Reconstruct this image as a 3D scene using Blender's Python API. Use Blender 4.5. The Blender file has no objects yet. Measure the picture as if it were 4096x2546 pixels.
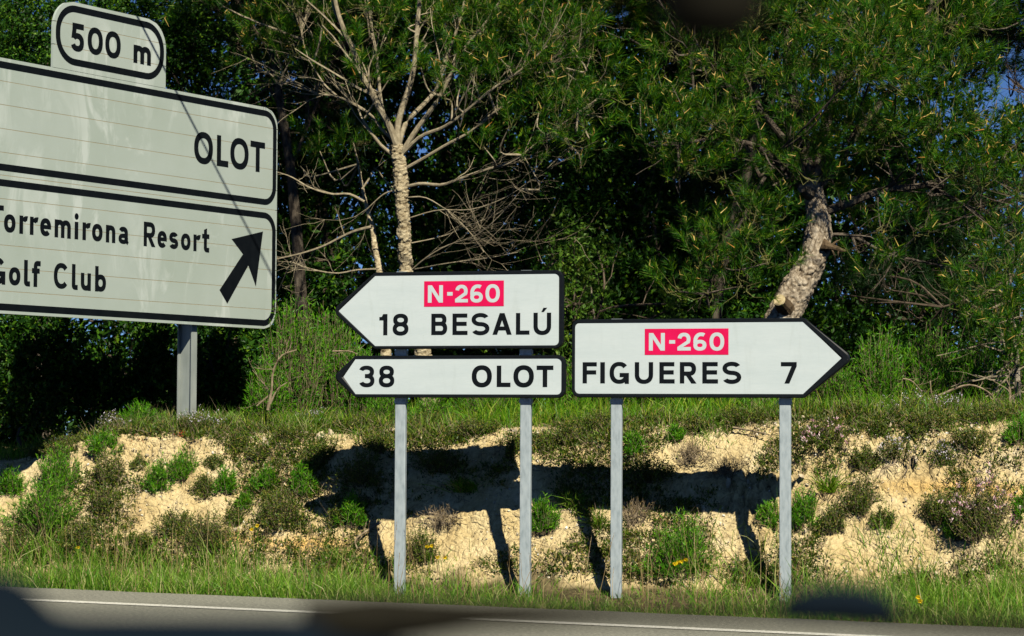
import bpy, math
import numpy as np
from mathutils import Vector, Matrix

# ------------------------------------------------------------------ camera, sky, sun, exposure
scene = bpy.context.scene
SRCW = 4096.0
FPX = 85.0 / 36.0 * SRCW
PITCH = math.atan((1683.5 - 1273.0) / FPX)
ROLL = 0.005
CAM = np.array([0.0, 0.0, 1.22])
FWD = np.array([0, math.cos(PITCH), math.sin(PITCH)])
_u0 = np.array([0, -math.sin(PITCH), math.cos(PITCH)])
_r0 = np.array([1.0, 0, 0])
RGT = _r0 * math.cos(ROLL) + _u0 * math.sin(ROLL)
UPV = _u0 * math.cos(ROLL) - _r0 * math.sin(ROLL)
cam_data = bpy.data.cameras.new("camera")
cam = bpy.data.objects.new("camera", cam_data)
scene.collection.objects.link(cam)
cam_data.lens = 85.0
cam_data.sensor_width = 36.0
cam_data.clip_start = 0.05
cam_data.clip_end = 6000.0
cam.matrix_world = Matrix(((RGT[0], UPV[0], -FWD[0], CAM[0]), (RGT[1], UPV[1], -FWD[1], CAM[1]),
                           (RGT[2], UPV[2], -FWD[2], CAM[2]), (0, 0, 0, 1)))
cam_data.dof.use_dof = True
cam_data.dof.focus_distance = 17.4
cam_data.dof.aperture_fstop = 6.0
scene.camera = cam

SUN_EL = math.radians(44.0)
SUN_H = np.array([0.303, -0.953])
SUN_H = SUN_H / np.linalg.norm(SUN_H)
TO_SUN = np.array([SUN_H[0] * math.cos(SUN_EL), SUN_H[1] * math.cos(SUN_EL), math.sin(SUN_EL)])
world = bpy.data.worlds.new("World")
scene.world = world
world.use_nodes = True
wn = world.node_tree
wn.nodes.clear()
w_out = wn.nodes.new("ShaderNodeOutputWorld")
w_bg = wn.nodes.new("ShaderNodeBackground")
w_sky = wn.nodes.new("ShaderNodeTexSky")
w_sky.sky_type = 'NISHITA'
w_sky.sun_disc = False
w_sky.sun_elevation = SUN_EL
w_sky.sun_rotation = math.atan2(SUN_H[0], SUN_H[1])
w_sky.altitude = 0.0
w_sky.air_density = 0.42
w_sky.dust_density = 0.0
w_sky.ozone_density = 10.0
w_bg.inputs["Strength"].default_value = 0.05
wn.links.new(w_sky.outputs[0], w_bg.inputs[0])
wn.links.new(w_bg.outputs[0], w_out.inputs[0])
sun_data = bpy.data.lights.new("sun", 'SUN')
sun_data.energy = 5.0
sun_data.angle = math.radians(0.5)
sun_data.color = (1.0, 0.92, 0.76)
sun = bpy.data.objects.new("sun", sun_data)
scene.collection.objects.link(sun)
sun.location = (6, -10, 20)
sun.rotation_euler = Vector(tuple(-TO_SUN)).to_track_quat('-Z', 'Y').to_euler()
vs = scene.view_settings
vs.view_transform = 'Standard'
vs.look = 'None'
vs.exposure = 0.7
vs.gamma = 1.0
vs.use_curve_mapping = False
scene.cycles.max_bounces = 3
scene.cycles.diffuse_bounces = 0
scene.cycles.debug_use_spatial_splits = True
scene.cycles.glossy_bounces = 2
scene.cycles.transmission_bounces = 2
scene.cycles.transparent_max_bounces = 4

# ------------------------------------------------------------------ helpers
K = 4096.0 / 2433.0
COL = scene.collection


def at(px, py, Y):
    """point at depth Y seen at (px, py) of the 2433 px wide photograph"""
    d = FWD * FPX + RGT * (px * K - 2048.0) - UPV * (py * K - 1273.0)
    return CAM + d * (Y / d[1])


def rng(seed):
    return np.random.default_rng(seed)


def tag(o, label=None, cat=None, group=None, kind=None):
    if label: o["label"] = label
    if cat: o["category"] = cat
    if group: o["group"] = group
    if kind: o["kind"] = kind
    return o


def empty(name, loc, label=None, cat=None, group=None, rot=None):
    o = bpy.data.objects.new(name, None)
    o.empty_display_size = 0.1
    o.location = tuple(float(a) for a in loc)
    if rot: o.rotation_euler = rot
    COL.objects.link(o)
    return tag(o, label, cat, group)


def make_mesh(name, v, faces, mats, midx=None, smooth=False, attrs=None):
    """faces: list of int arrays (n, k)"""
    me = bpy.data.meshes.new(name)
    v = np.ascontiguousarray(v, dtype=np.float32).reshape(-1, 3)
    me.vertices.add(len(v))
    me.vertices.foreach_set("co", v.ravel())
    idx = np.concatenate([np.asarray(f, dtype=np.int32).ravel() for f in faces])
    tot = np.concatenate([np.full(len(f), np.asarray(f).shape[1], dtype=np.int32) for f in faces])
    start = np.concatenate([[0], np.cumsum(tot)[:-1]]).astype(np.int32)
    me.loops.add(len(idx))
    me.loops.foreach_set("vertex_index", idx)
    me.polygons.add(len(tot))
    me.polygons.foreach_set("loop_start", start)
    me.polygons.foreach_set("loop_total", tot)
    if midx is not None:
        me.polygons.foreach_set("material_index", np.asarray(midx, dtype=np.int32))
    me.polygons.foreach_set("use_smooth", np.full(len(tot), bool(smooth)))
    for m in (mats if isinstance(mats, (list, tuple)) else [mats]):
        me.materials.append(m)
    if attrs:
        for an, arr in attrs.items():
            a = me.attributes.new(an, 'FLOAT', 'POINT')
            a.data.foreach_set("value", np.asarray(arr, dtype=np.float32))
    me.update(calc_edges=True)
    return me


def link(name, me, parent=None, loc=None):
    o = bpy.data.objects.new(name, me)
    COL.objects.link(o)
    if parent is not None: o.parent = parent
    if loc is not None: o.location = tuple(float(a) for a in loc)
    return o


class Geo:
    """collects vertices and faces; each added block keeps its own indices"""
    def __init__(s):
        s.v = []; s.f = {}; s.n = 0

    def add(s, v, f):
        v = np.asarray(v, dtype=np.float64).reshape(-1, 3)
        f = np.asarray(f, dtype=np.int64)
        if len(f) == 0: return
        s.f.setdefault(f.shape[1], []).append(f + s.n)
        s.v.append(v); s.n += len(v)

    def poly(s, pts):
        s.add(pts, [list(range(len(pts)))])

    def box(s, a, b):
        x0, y0, z0 = a; x1, y1, z1 = b
        s.add([(x0, y0, z0), (x1, y0, z0), (x1, y1, z0), (x0, y1, z0), (x0, y0, z1), (x1, y0, z1), (x1, y1, z1), (x0, y1, z1)],
              [(0, 3, 2, 1), (4, 5, 6, 7), (0, 1, 5, 4), (1, 2, 6, 5), (2, 3, 7, 6), (3, 0, 4, 7)])

    def obj(s, name, mat, parent=None, off=None, smooth=False):
        v = np.concatenate(s.v)
        if off is not None: v = v - np.asarray(off)
        me = make_mesh(name, v, [np.concatenate(x) for x in s.f.values()], mat, smooth=smooth)
        return link(name, me, parent)


def unit(a):
    return a / np.maximum(np.linalg.norm(a, axis=-1, keepdims=True), 1e-9)


def ribbons(base, d, L, W, bend, prof, r, wdir=None):
    """N flat tapered blades. prof: list of (t, width factor); the last point is the tip"""
    N = len(base)
    base = np.asarray(base, float); d = unit(np.asarray(d, float))
    if prof == "diamond":
        L = np.broadcast_to(L, (N,))[:, None]; W = np.broadcast_to(W, (N,))[:, None]
        sd = unit(np.cross(d, r.normal(size=(N, 3)))) * W * .5; nm = np.cross(d, sd) * .25
        v = np.stack([base, base + d * L * .45 - sd + nm, base + d * L + np.broadcast_to(bend, (N, 3)) * L, base + d * L * .45 + sd + nm], 1)
        st = np.arange(N)[:, None] * 4
        return v.reshape(-1, 3), np.concatenate([st + np.array([[0, 1, 2]]), st + np.array([[0, 2, 3]])])
    L = np.broadcast_to(L, (N,)); W = np.broadcast_to(W, (N,))
    bend = np.broadcast_to(bend, (N, 3))
    if wdir is None: wdir = r.normal(size=(N, 3))
    side = unit(np.cross(d, wdir))
    rows = []; k = len(prof)
    for i, (t, w) in enumerate(prof):
        c = base + d * (L * t)[:, None] + bend * (L * t * t)[:, None]
        if i == k - 1: rows.append(c[:, None, :])
        else:
            o = side * (W * w * 0.5)[:, None]
            rows.append(np.stack([c - o, c + o], axis=1))
    v = np.concatenate(rows, axis=1)
    nv = v.shape[1]
    st = np.arange(N)[:, None] * nv
    quads = [np.array([[2 * i, 2 * i + 1, 2 * i + 3, 2 * i + 2]]) for i in range(k - 2)]
    tri = np.array([[2 * (k - 2), 2 * (k - 2) + 1, 2 * (k - 1)]])
    out = Geo()
    tris = [(st + tri)]
    for qd in quads:
        tris.append(st + qd[:, [0, 1, 2]]); tris.append(st + qd[:, [0, 2, 3]])
    return v.reshape(-1, 3), np.concatenate([t.reshape(-1, 3) for t in tris])


GRASS = [(0, .85), (.5, .95), (1, 0)]
NEEDLE = [(0, 1), (1, 0)]
LEAF = "diamond"
PETAL = [(0, .35), (.6, 1), (1, 0)]


def tubes(P, R, sides=4, cap=False):
    """P (N,K,3) polylines, R (N,K) radii"""
    P = np.asarray(P, float); R = np.asarray(R, float)
    N, Kp, _ = P.shape
    T = unit(np.gradient(P, axis=1))
    ref = np.where(np.abs(T[..., 2:3]) > .85, np.array([1.0, 0.1, 0]), np.array([0.05, 0, 1.0]))
    A = unit(np.cross(T, ref)); B = np.cross(T, A)
    an = np.arange(sides) * 2 * math.pi / sides
    ring = A[:, :, None, :] * np.cos(an)[None, None, :, None] + B[:, :, None, :] * np.sin(an)[None, None, :, None]
    v = P[:, :, None, :] + ring * R[:, :, None, None]
    f = []
    for i in range(Kp - 1):
        for j in range(sides):
            j2 = (j + 1) % sides
            f.append((i * sides + j, i * sides + j2, (i + 1) * sides + j2, (i + 1) * sides + j))
    f = np.array(f)[None] + (np.arange(N) * Kp * sides)[:, None, None]
    return v.reshape(-1, 3), f.reshape(-1, 4)


def resample(pts, n):
    pts = np.asarray(pts, float)
    # Catmull-Rom through the points
    t = np.concatenate([[0], np.cumsum(np.linalg.norm(np.diff(pts, axis=0), axis=1))])
    tt = np.linspace(0, t[-1], n)
    m = np.zeros_like(pts)
    m[1:-1] = (pts[2:] - pts[:-2]) / (t[2:] - t[:-2])[:, None]
    m[0] = (pts[1] - pts[0]) / (t[1] - t[0]); m[-1] = (pts[-1] - pts[-2]) / (t[-1] - t[-2])
    i = np.clip(np.searchsorted(t, tt, side='right') - 1, 0, len(t) - 2)
    h = (t[i + 1] - t[i]); s = ((tt - t[i]) / h)[:, None]; h = h[:, None]
    return ((2 * s**3 - 3 * s**2 + 1) * pts[i] + (s**3 - 2 * s**2 + s) * h * m[i] + (-2 * s**3 + 3 * s**2) * pts[i + 1] + (s**3 - s**2) * h * m[i + 1])


# ---- numpy noise
def _hash(ix, iy, seed):
    h = (ix.astype(np.int64) * 374761393 + iy.astype(np.int64) * 668265263 + seed * 1442695041) & 0xffffffff
    h = ((h ^ (h >> 13)) * 1274126177) & 0xffffffff
    h = ((h ^ (h >> 16)) * 2246822519) & 0xffffffff
    return ((h ^ (h >> 15)) & 0xffffff) / float(0xffffff)


def vnoise(x, y, seed=0):
    x = np.asarray(x, float); y = np.asarray(y, float)
    ix = np.floor(x); iy = np.floor(y); fx = x - ix; fy = y - iy
    fx = fx * fx * fx * (fx * (fx * 6 - 15) + 10); fy = fy * fy * fy * (fy * (fy * 6 - 15) + 10)
    a = _hash(ix, iy, seed); b = _hash(ix + 1, iy, seed); c = _hash(ix, iy + 1, seed); d = _hash(ix + 1, iy + 1, seed)
    return (a * (1 - fx) + b * fx) * (1 - fy) + (c * (1 - fx) + d * fx) * fy


def fbm(x, y, seed=0, oct=4, gain=.5):
    s = 0; a = 1; n = 0
    for i in range(oct):
        s = s + a * (vnoise(x, y, seed + i * 7) * 2 - 1); n += a; a *= gain; x = x * 2.03 + 3.1; y = y * 2.03 + 1.7
    return s / n


def worley(x, y, seed=0):
    ix = np.floor(x); iy = np.floor(y)
    f1 = np.full(x.shape, 9.0); f2 = np.full(x.shape, 9.0); cid = np.zeros(x.shape)
    for dx in (-1, 0, 1):
        for dy in (-1, 0, 1):
            cx = ix + dx; cy = iy + dy
            px = cx + _hash(cx, cy, seed); py = cy + _hash(cx, cy, seed + 11)
            d = np.hypot(px - x, py - y); c = _hash(cx, cy, seed + 23)
            closer = d < f1
            f2 = np.where(closer, f1, np.minimum(f2, d)); cid = np.where(closer, c, cid); f1 = np.where(closer, d, f1)
    return f1, f2, cid


def sstep(a, b, x):
    t = np.clip((x - a) / (b - a), 0, 1); return t * t * (3 - 2 * t)


# ------------------------------------------------------------------ materials
def nodes_of(name):
    m = bpy.data.materials.new(name); m.use_nodes = True
    nt = m.node_tree
    return m, nt, nt.nodes, nt.links, nt.nodes["Principled BSDF"]


def ramp(nt, fac, stops):
    n = nt.nodes.new("ShaderNodeValToRGB")
    cr = n.color_ramp
    while len(cr.elements) > 1: cr.elements.remove(cr.elements[-1])
    cr.elements[0].position = stops[0][0]; cr.elements[0].color = (*stops[0][1], 1)
    for p, c in stops[1:]:
        e = cr.elements.new(p); e.color = (*c, 1)
    nt.links.new(fac, n.inputs[0])
    return n.outputs[0]


def noise_tex(nt, scale, detail=4, rough=.55, coord=None, stretch=None, dist=0):
    tc = nt.nodes.new("ShaderNodeTexCoord")
    src = tc.outputs["Object"] if coord is None else coord
    if stretch:
        mp = nt.nodes.new("ShaderNodeMapping"); mp.inputs["Scale"].default_value = stretch
        nt.links.new(src, mp.inputs[0]); src = mp.outputs[0]
    n = nt.nodes.new("ShaderNodeTexNoise")
    n.inputs["Scale"].default_value = scale; n.inputs["Detail"].default_value = detail
    n.inputs["Roughness"].default_value = rough; n.inputs["Distortion"].default_value = dist
    nt.links.new(src, n.inputs["Vector"])
    return n.outputs["Fac"]


def bump(nt, bsdf, height, strength, dist):
    b = nt.nodes.new("ShaderNodeBump"); b.inputs["Strength"].default_value = strength; b.inputs["Distance"].default_value = dist
    nt.links.new(height, b.inputs["Height"]); nt.links.new(b.outputs[0], bsdf.inputs["Normal"])


def m_noise(name, stops, scale=8, detail=5, rough=.7, spec=.3, bumps=None, stretch=None, metal=0, rough_var=None, dist=0):
    m, nt, N, Lk, b = nodes_of(name)
    f = noise_tex(nt, scale, detail, stretch=stretch, dist=dist)
    Lk.new(ramp(nt, f, stops), b.inputs["Base Color"])
    b.inputs["Roughness"].default_value = rough
    b.inputs["Specular IOR Level"].default_value = spec
    b.inputs["Metallic"].default_value = metal
    if bumps:
        bump(nt, b, noise_tex(nt, bumps[0], 4, stretch=stretch), bumps[1], bumps[2])
    return m


def m_leaf(name, stops, rough=.5, spec=.25, trans=.3, tint=None):
    """leaf colour varies from leaf to leaf"""
    m, nt, N, Lk, b = nodes_of(name)
    g = N.new("ShaderNodeNewGeometry")
    c = ramp(nt, g.outputs["Random Per Island"], stops)
    Lk.new(c, b.inputs["Base Color"])
    b.inputs["Roughness"].default_value = rough
    b.inputs["Specular IOR Level"].default_value = spec
    tr = N.new("ShaderNodeBsdfTranslucent")
    hs = N.new("ShaderNodeHueSaturation"); hs.inputs["Value"].default_value = 1.25; hs.inputs["Hue"].default_value = .485
    Lk.new(c, hs.inputs["Color"]); Lk.new(hs.outputs[0], tr.inputs[0])
    mx = N.new("ShaderNodeMixShader"); mx.inputs[0].default_value = trans
    Lk.new(b.outputs[0], mx.inputs[1]); Lk.new(tr.outputs[0], mx.inputs[2])
    Lk.new(mx.outputs[0], N["Material Output"].inputs[0])
    return m


M = {}
M["needle"] = m_leaf("pine_needles", [(0, (.004, .034, .0018)), (.45, (.016, .095, .003)), (.78, (.050, .185, .005)), (1, (.22, .33, .009))], trans=.38)
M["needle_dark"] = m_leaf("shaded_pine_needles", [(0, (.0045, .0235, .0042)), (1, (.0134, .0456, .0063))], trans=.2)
M["candle"] = m_leaf("pine_candles", [(0, (.378, .243, .054)), (.7, (.522, .414, .108)), (1, (.378, .162, .027))], trans=.1)
M["oakleaf"] = m_leaf("oak_leaves", [(0, (.0058, .0296, .0029)), (.5, (.015, .0612, .004)), (.82, (.0346, .1084, .0058)), (.93, (.0864, .1971, .0092)), (1, (.1498, .2563, .0115))], trans=.25, rough=.5, spec=.2)
M["freshleaf"] = m_leaf("fresh_leaves", [(0, (.036, .099, .01)), (.7, (.081, .176, .015)), (1, (.144, .22, .02))], trans=.35)
M["broom"] = m_leaf("green_shrub_leaves", [(0, (.0242, .1224, .0032)), (.5, (.0605, .2327, .0048)), (1, (.1613, .3674, .0096))], trans=.3)
M["thyme"] = m_leaf("dwarf_shrub_leaves", [(0, (.0158, .0397, .0024)), (.5, (.0475, .0945, .0049)), (.82, (.1089, .1512, .0097)), (1, (.2376, .1796, .0486))], trans=.15)
M["grass"] = m_leaf("verge_grass_blades", [(0, (.0538, .1632, .0088)), (.45, (.1165, .2754, .0177)), (.8, (.224, .357, .0387)), (.9, (.3584, .3876, .1326)), (1, (.4301, .4182, .1989))], trans=.42)
M["grass_dark"] = m_leaf("deep_green_grass_blades", [(0, (.0345, .1426, .0036)), (.55, (.1035, .2614, .0063)), (.88, (.23, .3445, .018)), (1, (.437, .392, .099))], trans=.38)  # deeper green mix than the verge blades
M["straw"] = m_leaf("dry_grass", [(0, (.136, .0902, .0375)), (.6, (.255, .1804, .075)), (1, (.357, .2788, .135))], trans=.2)
M["pink"] = m_leaf("pink_petals", [(0, (.55, .22, .30)), (.4, (.70, .45, .48)), (1, (.80, .70, .68))], trans=.3)
M["lilac"] = m_leaf("pale_lilac_petals", [(0, (.55, .48, .62)), (1, (.78, .75, .78))], trans=.3)
M["yellow"] = m_leaf("yellow_petals", [(0, (.75, .50, .01)), (1, (.85, .66, .02))], trans=.3)
M["redleaf"] = m_leaf("reddish_leaves", [(0, (.35, .08, .03)), (1, (.50, .16, .06))], trans=.2)
M["twig"] = m_noise("bare_twigs", [(.3, (.1607, .1323, .0841)), (.7, (.3308, .2882, .1949))], scale=30, rough=.8, spec=.15)
M["twig_dark"] = m_noise("dark_twigs", [(.3, (.05, .04, .03)), (.7, (.13, .10, .07))], scale=30, rough=.85, spec=.1)
M["twig_brown"] = m_noise("brown_shrub_stems", [(.3, (.07, .055, .03)), (.7, (.20, .16, .10))], scale=30, rough=.85, spec=.1)
M["twig_green"] = m_noise("green_brown_shoots", [(.3, (.0585, .0612, .0195)), (.7, (.13, .1296, .0455))], scale=30, rough=.8, spec=.1)
M["deadwood"] = m_noise("dead_wood", [(.3, (.12, .09, .055)), (.7, (.30, .24, .16))], scale=25, rough=.85, spec=.1)
M["cutwood"] = m_noise("sawn_wood", [(.3, (.32, .25, .12)), (.7, (.50, .42, .25))], scale=30, rough=.8, spec=.1)


def m_bark(name, dark, mid, light, scale, stretch, plates=False):
    m, nt, N, Lk, b = nodes_of(name)
    f = noise_tex(nt, scale, 6, .65, stretch=stretch, dist=.6)
    col = ramp(nt, f, [(.34, dark), (.48, mid), (.68, light)])
    if plates:
        pa = N.new("ShaderNodeAttribute"); pa.attribute_name = "plate"
        mx = N.new("ShaderNodeMix"); mx.data_type = 'RGBA'; mx.blend_type = 'MULTIPLY'; mx.inputs[0].default_value = 1
        Lk.new(col, mx.inputs[6]); Lk.new(ramp(nt, pa.outputs["Fac"], [(.1, (.30, .25, .19)), (.45, (.8, .77, .72)), (.9, (1.1, 1.1, 1.08))]), mx.inputs[7]); col = mx.outputs[2]
    Lk.new(col, b.inputs["Base Color"])
    b.inputs["Roughness"].default_value = .9; b.inputs["Specular IOR Level"].default_value = .1
    bump(nt, b, f, .9, .012)
    return m


M["bark"] = m_bark("plated_pine_bark", (.11, .088, .065), (.29, .245, .185), (.44, .385, .305), 34, (1, 1, .6), True)
M["bark_pale"] = m_bark("pale_scaly_bark", (.10, .08, .05), (.34, .29, .19), (.50, .44, .30), 30, (.7, .7, 1.9), True)
M["bark_smooth"] = m_bark("grey_branch_bark", (.16, .135, .095), (.26, .225, .165), (.36, .32, .25), 12, (1, 1, .6))
M["bark_limb"] = m_bark("grey_brown_limb_bark", (.06, .05, .035), (.14, .115, .08), (.24, .20, .14), 14, (1, 1, .6))
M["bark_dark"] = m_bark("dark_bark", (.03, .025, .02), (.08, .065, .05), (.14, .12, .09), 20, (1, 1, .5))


def m_ground():
    m, nt, N, Lk, b = nodes_of("marl_bank_and_soil")
    geo = N.new("ShaderNodeNewGeometry"); pos = geo.outputs["Position"]
    at_r = N.new("ShaderNodeAttribute"); at_r.attribute_name = "rock"
    at_o = N.new("ShaderNodeAttribute"); at_o.attribute_name = "ochre"
    at_c = N.new("ShaderNodeAttribute"); at_c.attribute_name = "clod"
    n1 = noise_tex(nt, 3.2, 6, .6, coord=pos)
    n2 = noise_tex(nt, 34, 5, .6, coord=pos)
    rock = ramp(nt, n1, [(.22, (.36, .265, .125)), (.42, (.565, .45, .23)), (.60, (.63, .525, .30)), (.80, (.71, .625, .43))])
    mx = N.new("ShaderNodeMix"); mx.data_type = 'RGBA'; mx.blend_type = 'MULTIPLY'; mx.inputs[0].default_value = .55
    Lk.new(rock, mx.inputs[6]); Lk.new(ramp(nt, n2, [(.3, (.62, .58, .5)), (.6, (1, 1, 1))]), mx.inputs[7])
    stn = ramp(nt, noise_tex(nt, 7.5, 7, .68, coord=pos, dist=.8), [(.53, (0, 0, 0)), (.69, (.8, .8, .8))])
    mst = N.new("ShaderNodeMix"); mst.data_type = 'RGBA'
    Lk.new(stn, mst.inputs[0]); Lk.new(mx.outputs[2], mst.inputs[6]); mst.inputs[7].default_value = (.20, .145, .065, 1)
    mo = N.new("ShaderNodeMix"); mo.data_type = 'RGBA'
    Lk.new(at_o.outputs["Fac"], mo.inputs[0]); Lk.new(mst.outputs[2], mo.inputs[6]); mo.inputs[7].default_value = (.60, .385, .12, 1)
    mc = N.new("ShaderNodeMix"); mc.data_type = 'RGBA'; mc.blend_type = 'MULTIPLY'; mc.inputs[0].default_value = .5
    Lk.new(mo.outputs[2], mc.inputs[6]); Lk.new(ramp(nt, at_c.outputs["Fac"], [(0, (.75, .72, .66)), (1, (1.0, 1.0, 1.0))]), mc.inputs[7])
    n3 = noise_tex(nt, 9, 6, .6, coord=pos)
    soil = ramp(nt, n3, [(.3, (.05, .045, .022)), (.5, (.11, .09, .045)), (.72, (.22, .17, .085))])
    ms = N.new("ShaderNodeMix"); ms.data_type = 'RGBA'
    Lk.new(at_r.outputs["Fac"], ms.inputs[0]); Lk.new(soil, ms.inputs[6]); Lk.new(mc.outputs[2], ms.inputs[7])
    Lk.new(ms.outputs[2], b.inputs["Base Color"])
    b.inputs["Roughness"].default_value = .95; b.inputs["Specular IOR Level"].default_value = .1
    hv = N.new("ShaderNodeTexVoronoi"); hv.inputs["Scale"].default_value = 30; hv.feature = 'F1'
    Lk.new(pos, hv.inputs["Vector"])
    ad = N.new("ShaderNodeMath"); ad.operation = 'ADD'
    Lk.new(hv.outputs["Distance"], ad.inputs[0]); Lk.new(noise_tex(nt, 90, 4, .6, coord=pos), ad.inputs[1])
    hc = N.new("ShaderNodeTexVoronoi"); hc.inputs["Scale"].default_value = 13; hc.feature = 'DISTANCE_TO_EDGE'
    Lk.new(pos, hc.inputs["Vector"])
    cl = N.new("ShaderNodeMath"); cl.operation = 'MINIMUM'; cl.inputs[1].default_value = .12; Lk.new(hc.outputs["Distance"], cl.inputs[0])
    cm = N.new("ShaderNodeMath"); cm.operation = 'MULTIPLY_ADD'; cm.inputs[1].default_value = 5.0; Lk.new(cl.outputs[0], cm.inputs[0]); Lk.new(ad.outputs[0], cm.inputs[2])
    bump(nt, b, cm.outputs[0], .9, .013)
    return m


M["ground"] = m_ground()


def m_asphalt():
    m, nt, N, Lk, b = nodes_of("worn_asphalt")
    geo = N.new("ShaderNodeNewGeometry"); pos = geo.outputs["Position"]
    n1 = noise_tex(nt, 42, 6, .8, coord=pos); n2 = noise_tex(nt, .7, 5, .55, coord=pos)
    c1 = ramp(nt, n1, [(.25, (.055, .058, .05)), (.5, (.195, .197, .165)), (.75, (.46, .45, .37))])
    mx = N.new("ShaderNodeMix"); mx.data_type = 'RGBA'; mx.blend_type = 'MULTIPLY'; mx.inputs[0].default_value = .7
    Lk.new(c1, mx.inputs[6]); Lk.new(ramp(nt, n2, [(.3, (.7, .7, .68)), (.7, (1.1, 1.1, 1.05))]), mx.inputs[7])
    Lk.new(mx.outputs[2], b.inputs["Base Color"])
    b.inputs["Roughness"].default_value = .85; b.inputs["Specular IOR Level"].default_value = .3
    bump(nt, b, n1, .7, .006)
    return m


M["asphalt"] = m_asphalt()
M["roadpaint"] = m_noise("worn_road_paint", [(.30, (.16, .155, .13)), (.42, (.50, .50, .44)), (.7, (.68, .68, .62))], scale=60, detail=5, rough=.8, bumps=(120, .5, .004))


def m_white():
    m, nt, N, Lk, b = nodes_of("white_reflective_sheet")
    base = ramp(nt, noise_tex(nt, 2.2, 6, .6, stretch=(1., 1., 4.)), [(.3, (.4126, .4759, .4853)), (.7, (.4611, .5199, .5275))])
    weave = ramp(nt, noise_tex(nt, 55, 3, .7, stretch=(.35, 1, 2.4)), [(.35, (.975, .98, .985)), (.65, (1.02, 1.02, 1.015))])
    dirt = ramp(nt, noise_tex(nt, 5, 7, .7, stretch=(2.2, 1, .35), dist=.5), [(.30, (.80, .80, .76)), (.46, (1, 1, 1))])
    m1 = N.new("ShaderNodeMix"); m1.data_type = 'RGBA'; m1.blend_type = 'MULTIPLY'; m1.inputs[0].default_value = 1
    Lk.new(base, m1.inputs[6]); Lk.new(weave, m1.inputs[7])
    m2 = N.new("ShaderNodeMix"); m2.data_type = 'RGBA'; m2.blend_type = 'MULTIPLY'; m2.inputs[0].default_value = .35
    Lk.new(m1.outputs[2], m2.inputs[6]); Lk.new(dirt, m2.inputs[7])
    sp = ramp(nt, noise_tex(nt, 140, 2, .5), [(.20, (.35, .33, .30)), (.245, (1, 1, 1))])
    m3 = N.new("ShaderNodeMix"); m3.data_type = 'RGBA'; m3.blend_type = 'MULTIPLY'; m3.inputs[0].default_value = .7
    Lk.new(m2.outputs[2], m3.inputs[6]); Lk.new(sp, m3.inputs[7])
    Lk.new(m3.outputs[2], b.inputs["Base Color"])
    b.inputs["Roughness"].default_value = .45; b.inputs["Specular IOR Level"].default_value = .25
    return m


M["white"] = m_white()


def m_oldwhite():
    m, nt, N, Lk, b = nodes_of("weathered_white_sheet")
    base = ramp(nt, noise_tex(nt, 1.1, 5, .6), [(.3, (.2948, .3506, .3044)), (.7, (.3547, .4083, .3736))])
    sm = ramp(nt, noise_tex(nt, 3.0, 7, .65, stretch=(1, 1, .35), dist=1.2), [(.50, (0, 0, 0)), (.60, (1, 1, 1))])
    blot = ramp(nt, noise_tex(nt, .75, 3, .5), [(.44, (0, 0, 0)), (.56, (1, 1, 1))])
    mu = N.new("ShaderNodeMath"); mu.operation = 'MULTIPLY'
    Lk.new(sm, mu.inputs[0]); Lk.new(blot, mu.inputs[1])
    mu2 = N.new("ShaderNodeMath"); mu2.operation = 'MULTIPLY'; mu2.inputs[1].default_value = .6
    Lk.new(mu.outputs[0], mu2.inputs[0])
    mx = N.new("ShaderNodeMix"); mx.data_type = 'RGBA'
    Lk.new(mu2.outputs[0], mx.inputs[0]); Lk.new(base, mx.inputs[6]); mx.inputs[7].default_value = (.50, .55, .52, 1)
    Lk.new(mx.outputs[2], b.inputs["Base Color"])
    b.inputs["Roughness"].default_value = .4; b.inputs["Specular IOR Level"].default_value = .35
    return m


M["oldwhite"] = m_oldwhite()
M["black"] = m_noise("black_sign_film", [(.3, (.003, .0045, .0065)), (.7, (.006, .008, .010))], scale=9, rough=.5, spec=.06)
M["blackframe"] = m_noise("black_painted_frame", [(.25, (.003, .0045, .0065)), (.68, (.007, .009, .011)), (.74, (.05, .05, .05)), (.8, (.10, .10, .10))], scale=55, detail=6, rough=.42, spec=.12)
M["red"] = m_noise("red_route_film", [(.3, (.5105, .0008, .0563)), (.7, (.6042, .0018, .0735))], scale=7, detail=6, rough=.45, spec=.3)
M["galv"] = m_noise("galvanised_steel", [(.25, (.216, .264, .284)), (.5, (.328, .384, .404)), (.75, (.4, .456, .472))], scale=34, detail=6, rough=.55, spec=.5, metal=.25, stretch=(1, 1, .35), bumps=(48., .096, .0016))
M["beam"] = m_noise("grey_galvanised_beam", [(.25, (.208, .24, .224)), (.7, (.32, .36, .336))], scale=14, detail=6, rough=.6, spec=.4, metal=.2, stretch=(.8, .8, .24))
M["seam"] = m_noise("rusty_seam", [(.3, (.255, .2125, .12)), (.7, (.345, .306, .204))], scale=6, rough=.9, spec=.1)
M["stone"] = m_noise("pale_limestone", [(.25, (.36, .29, .18)), (.5, (.50, .42, .28)), (.75, (.60, .54, .42))], scale=9, detail=6, rough=.95, spec=.1, bumps=(30, .5, .01))
M["pebble"] = m_leaf("pebbles", [(0, (.34, .26, .14)), (.6, (.56, .47, .30)), (.9, (.62, .57, .45)), (1, (.68, .66, .60))], rough=.95, spec=.1, trans=0)
M["cable"] = m_noise("black_cable", [(.3, (.015, .015, .015)), (.7, (.03, .03, .03))], scale=20, rough=.6)
M["pole"] = m_noise("weathered_pole_wood", [(.3, (.16, .12, .08)), (.7, (.30, .25, .18))], scale=10, rough=.9, stretch=(1, 1, .1))
M["plastic"] = m_noise("dark_dashboard_plastic", [(.3, (.003, .006, .010)), (.7, (.005, .010, .016))], scale=60, rough=.8, spec=.04)
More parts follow.
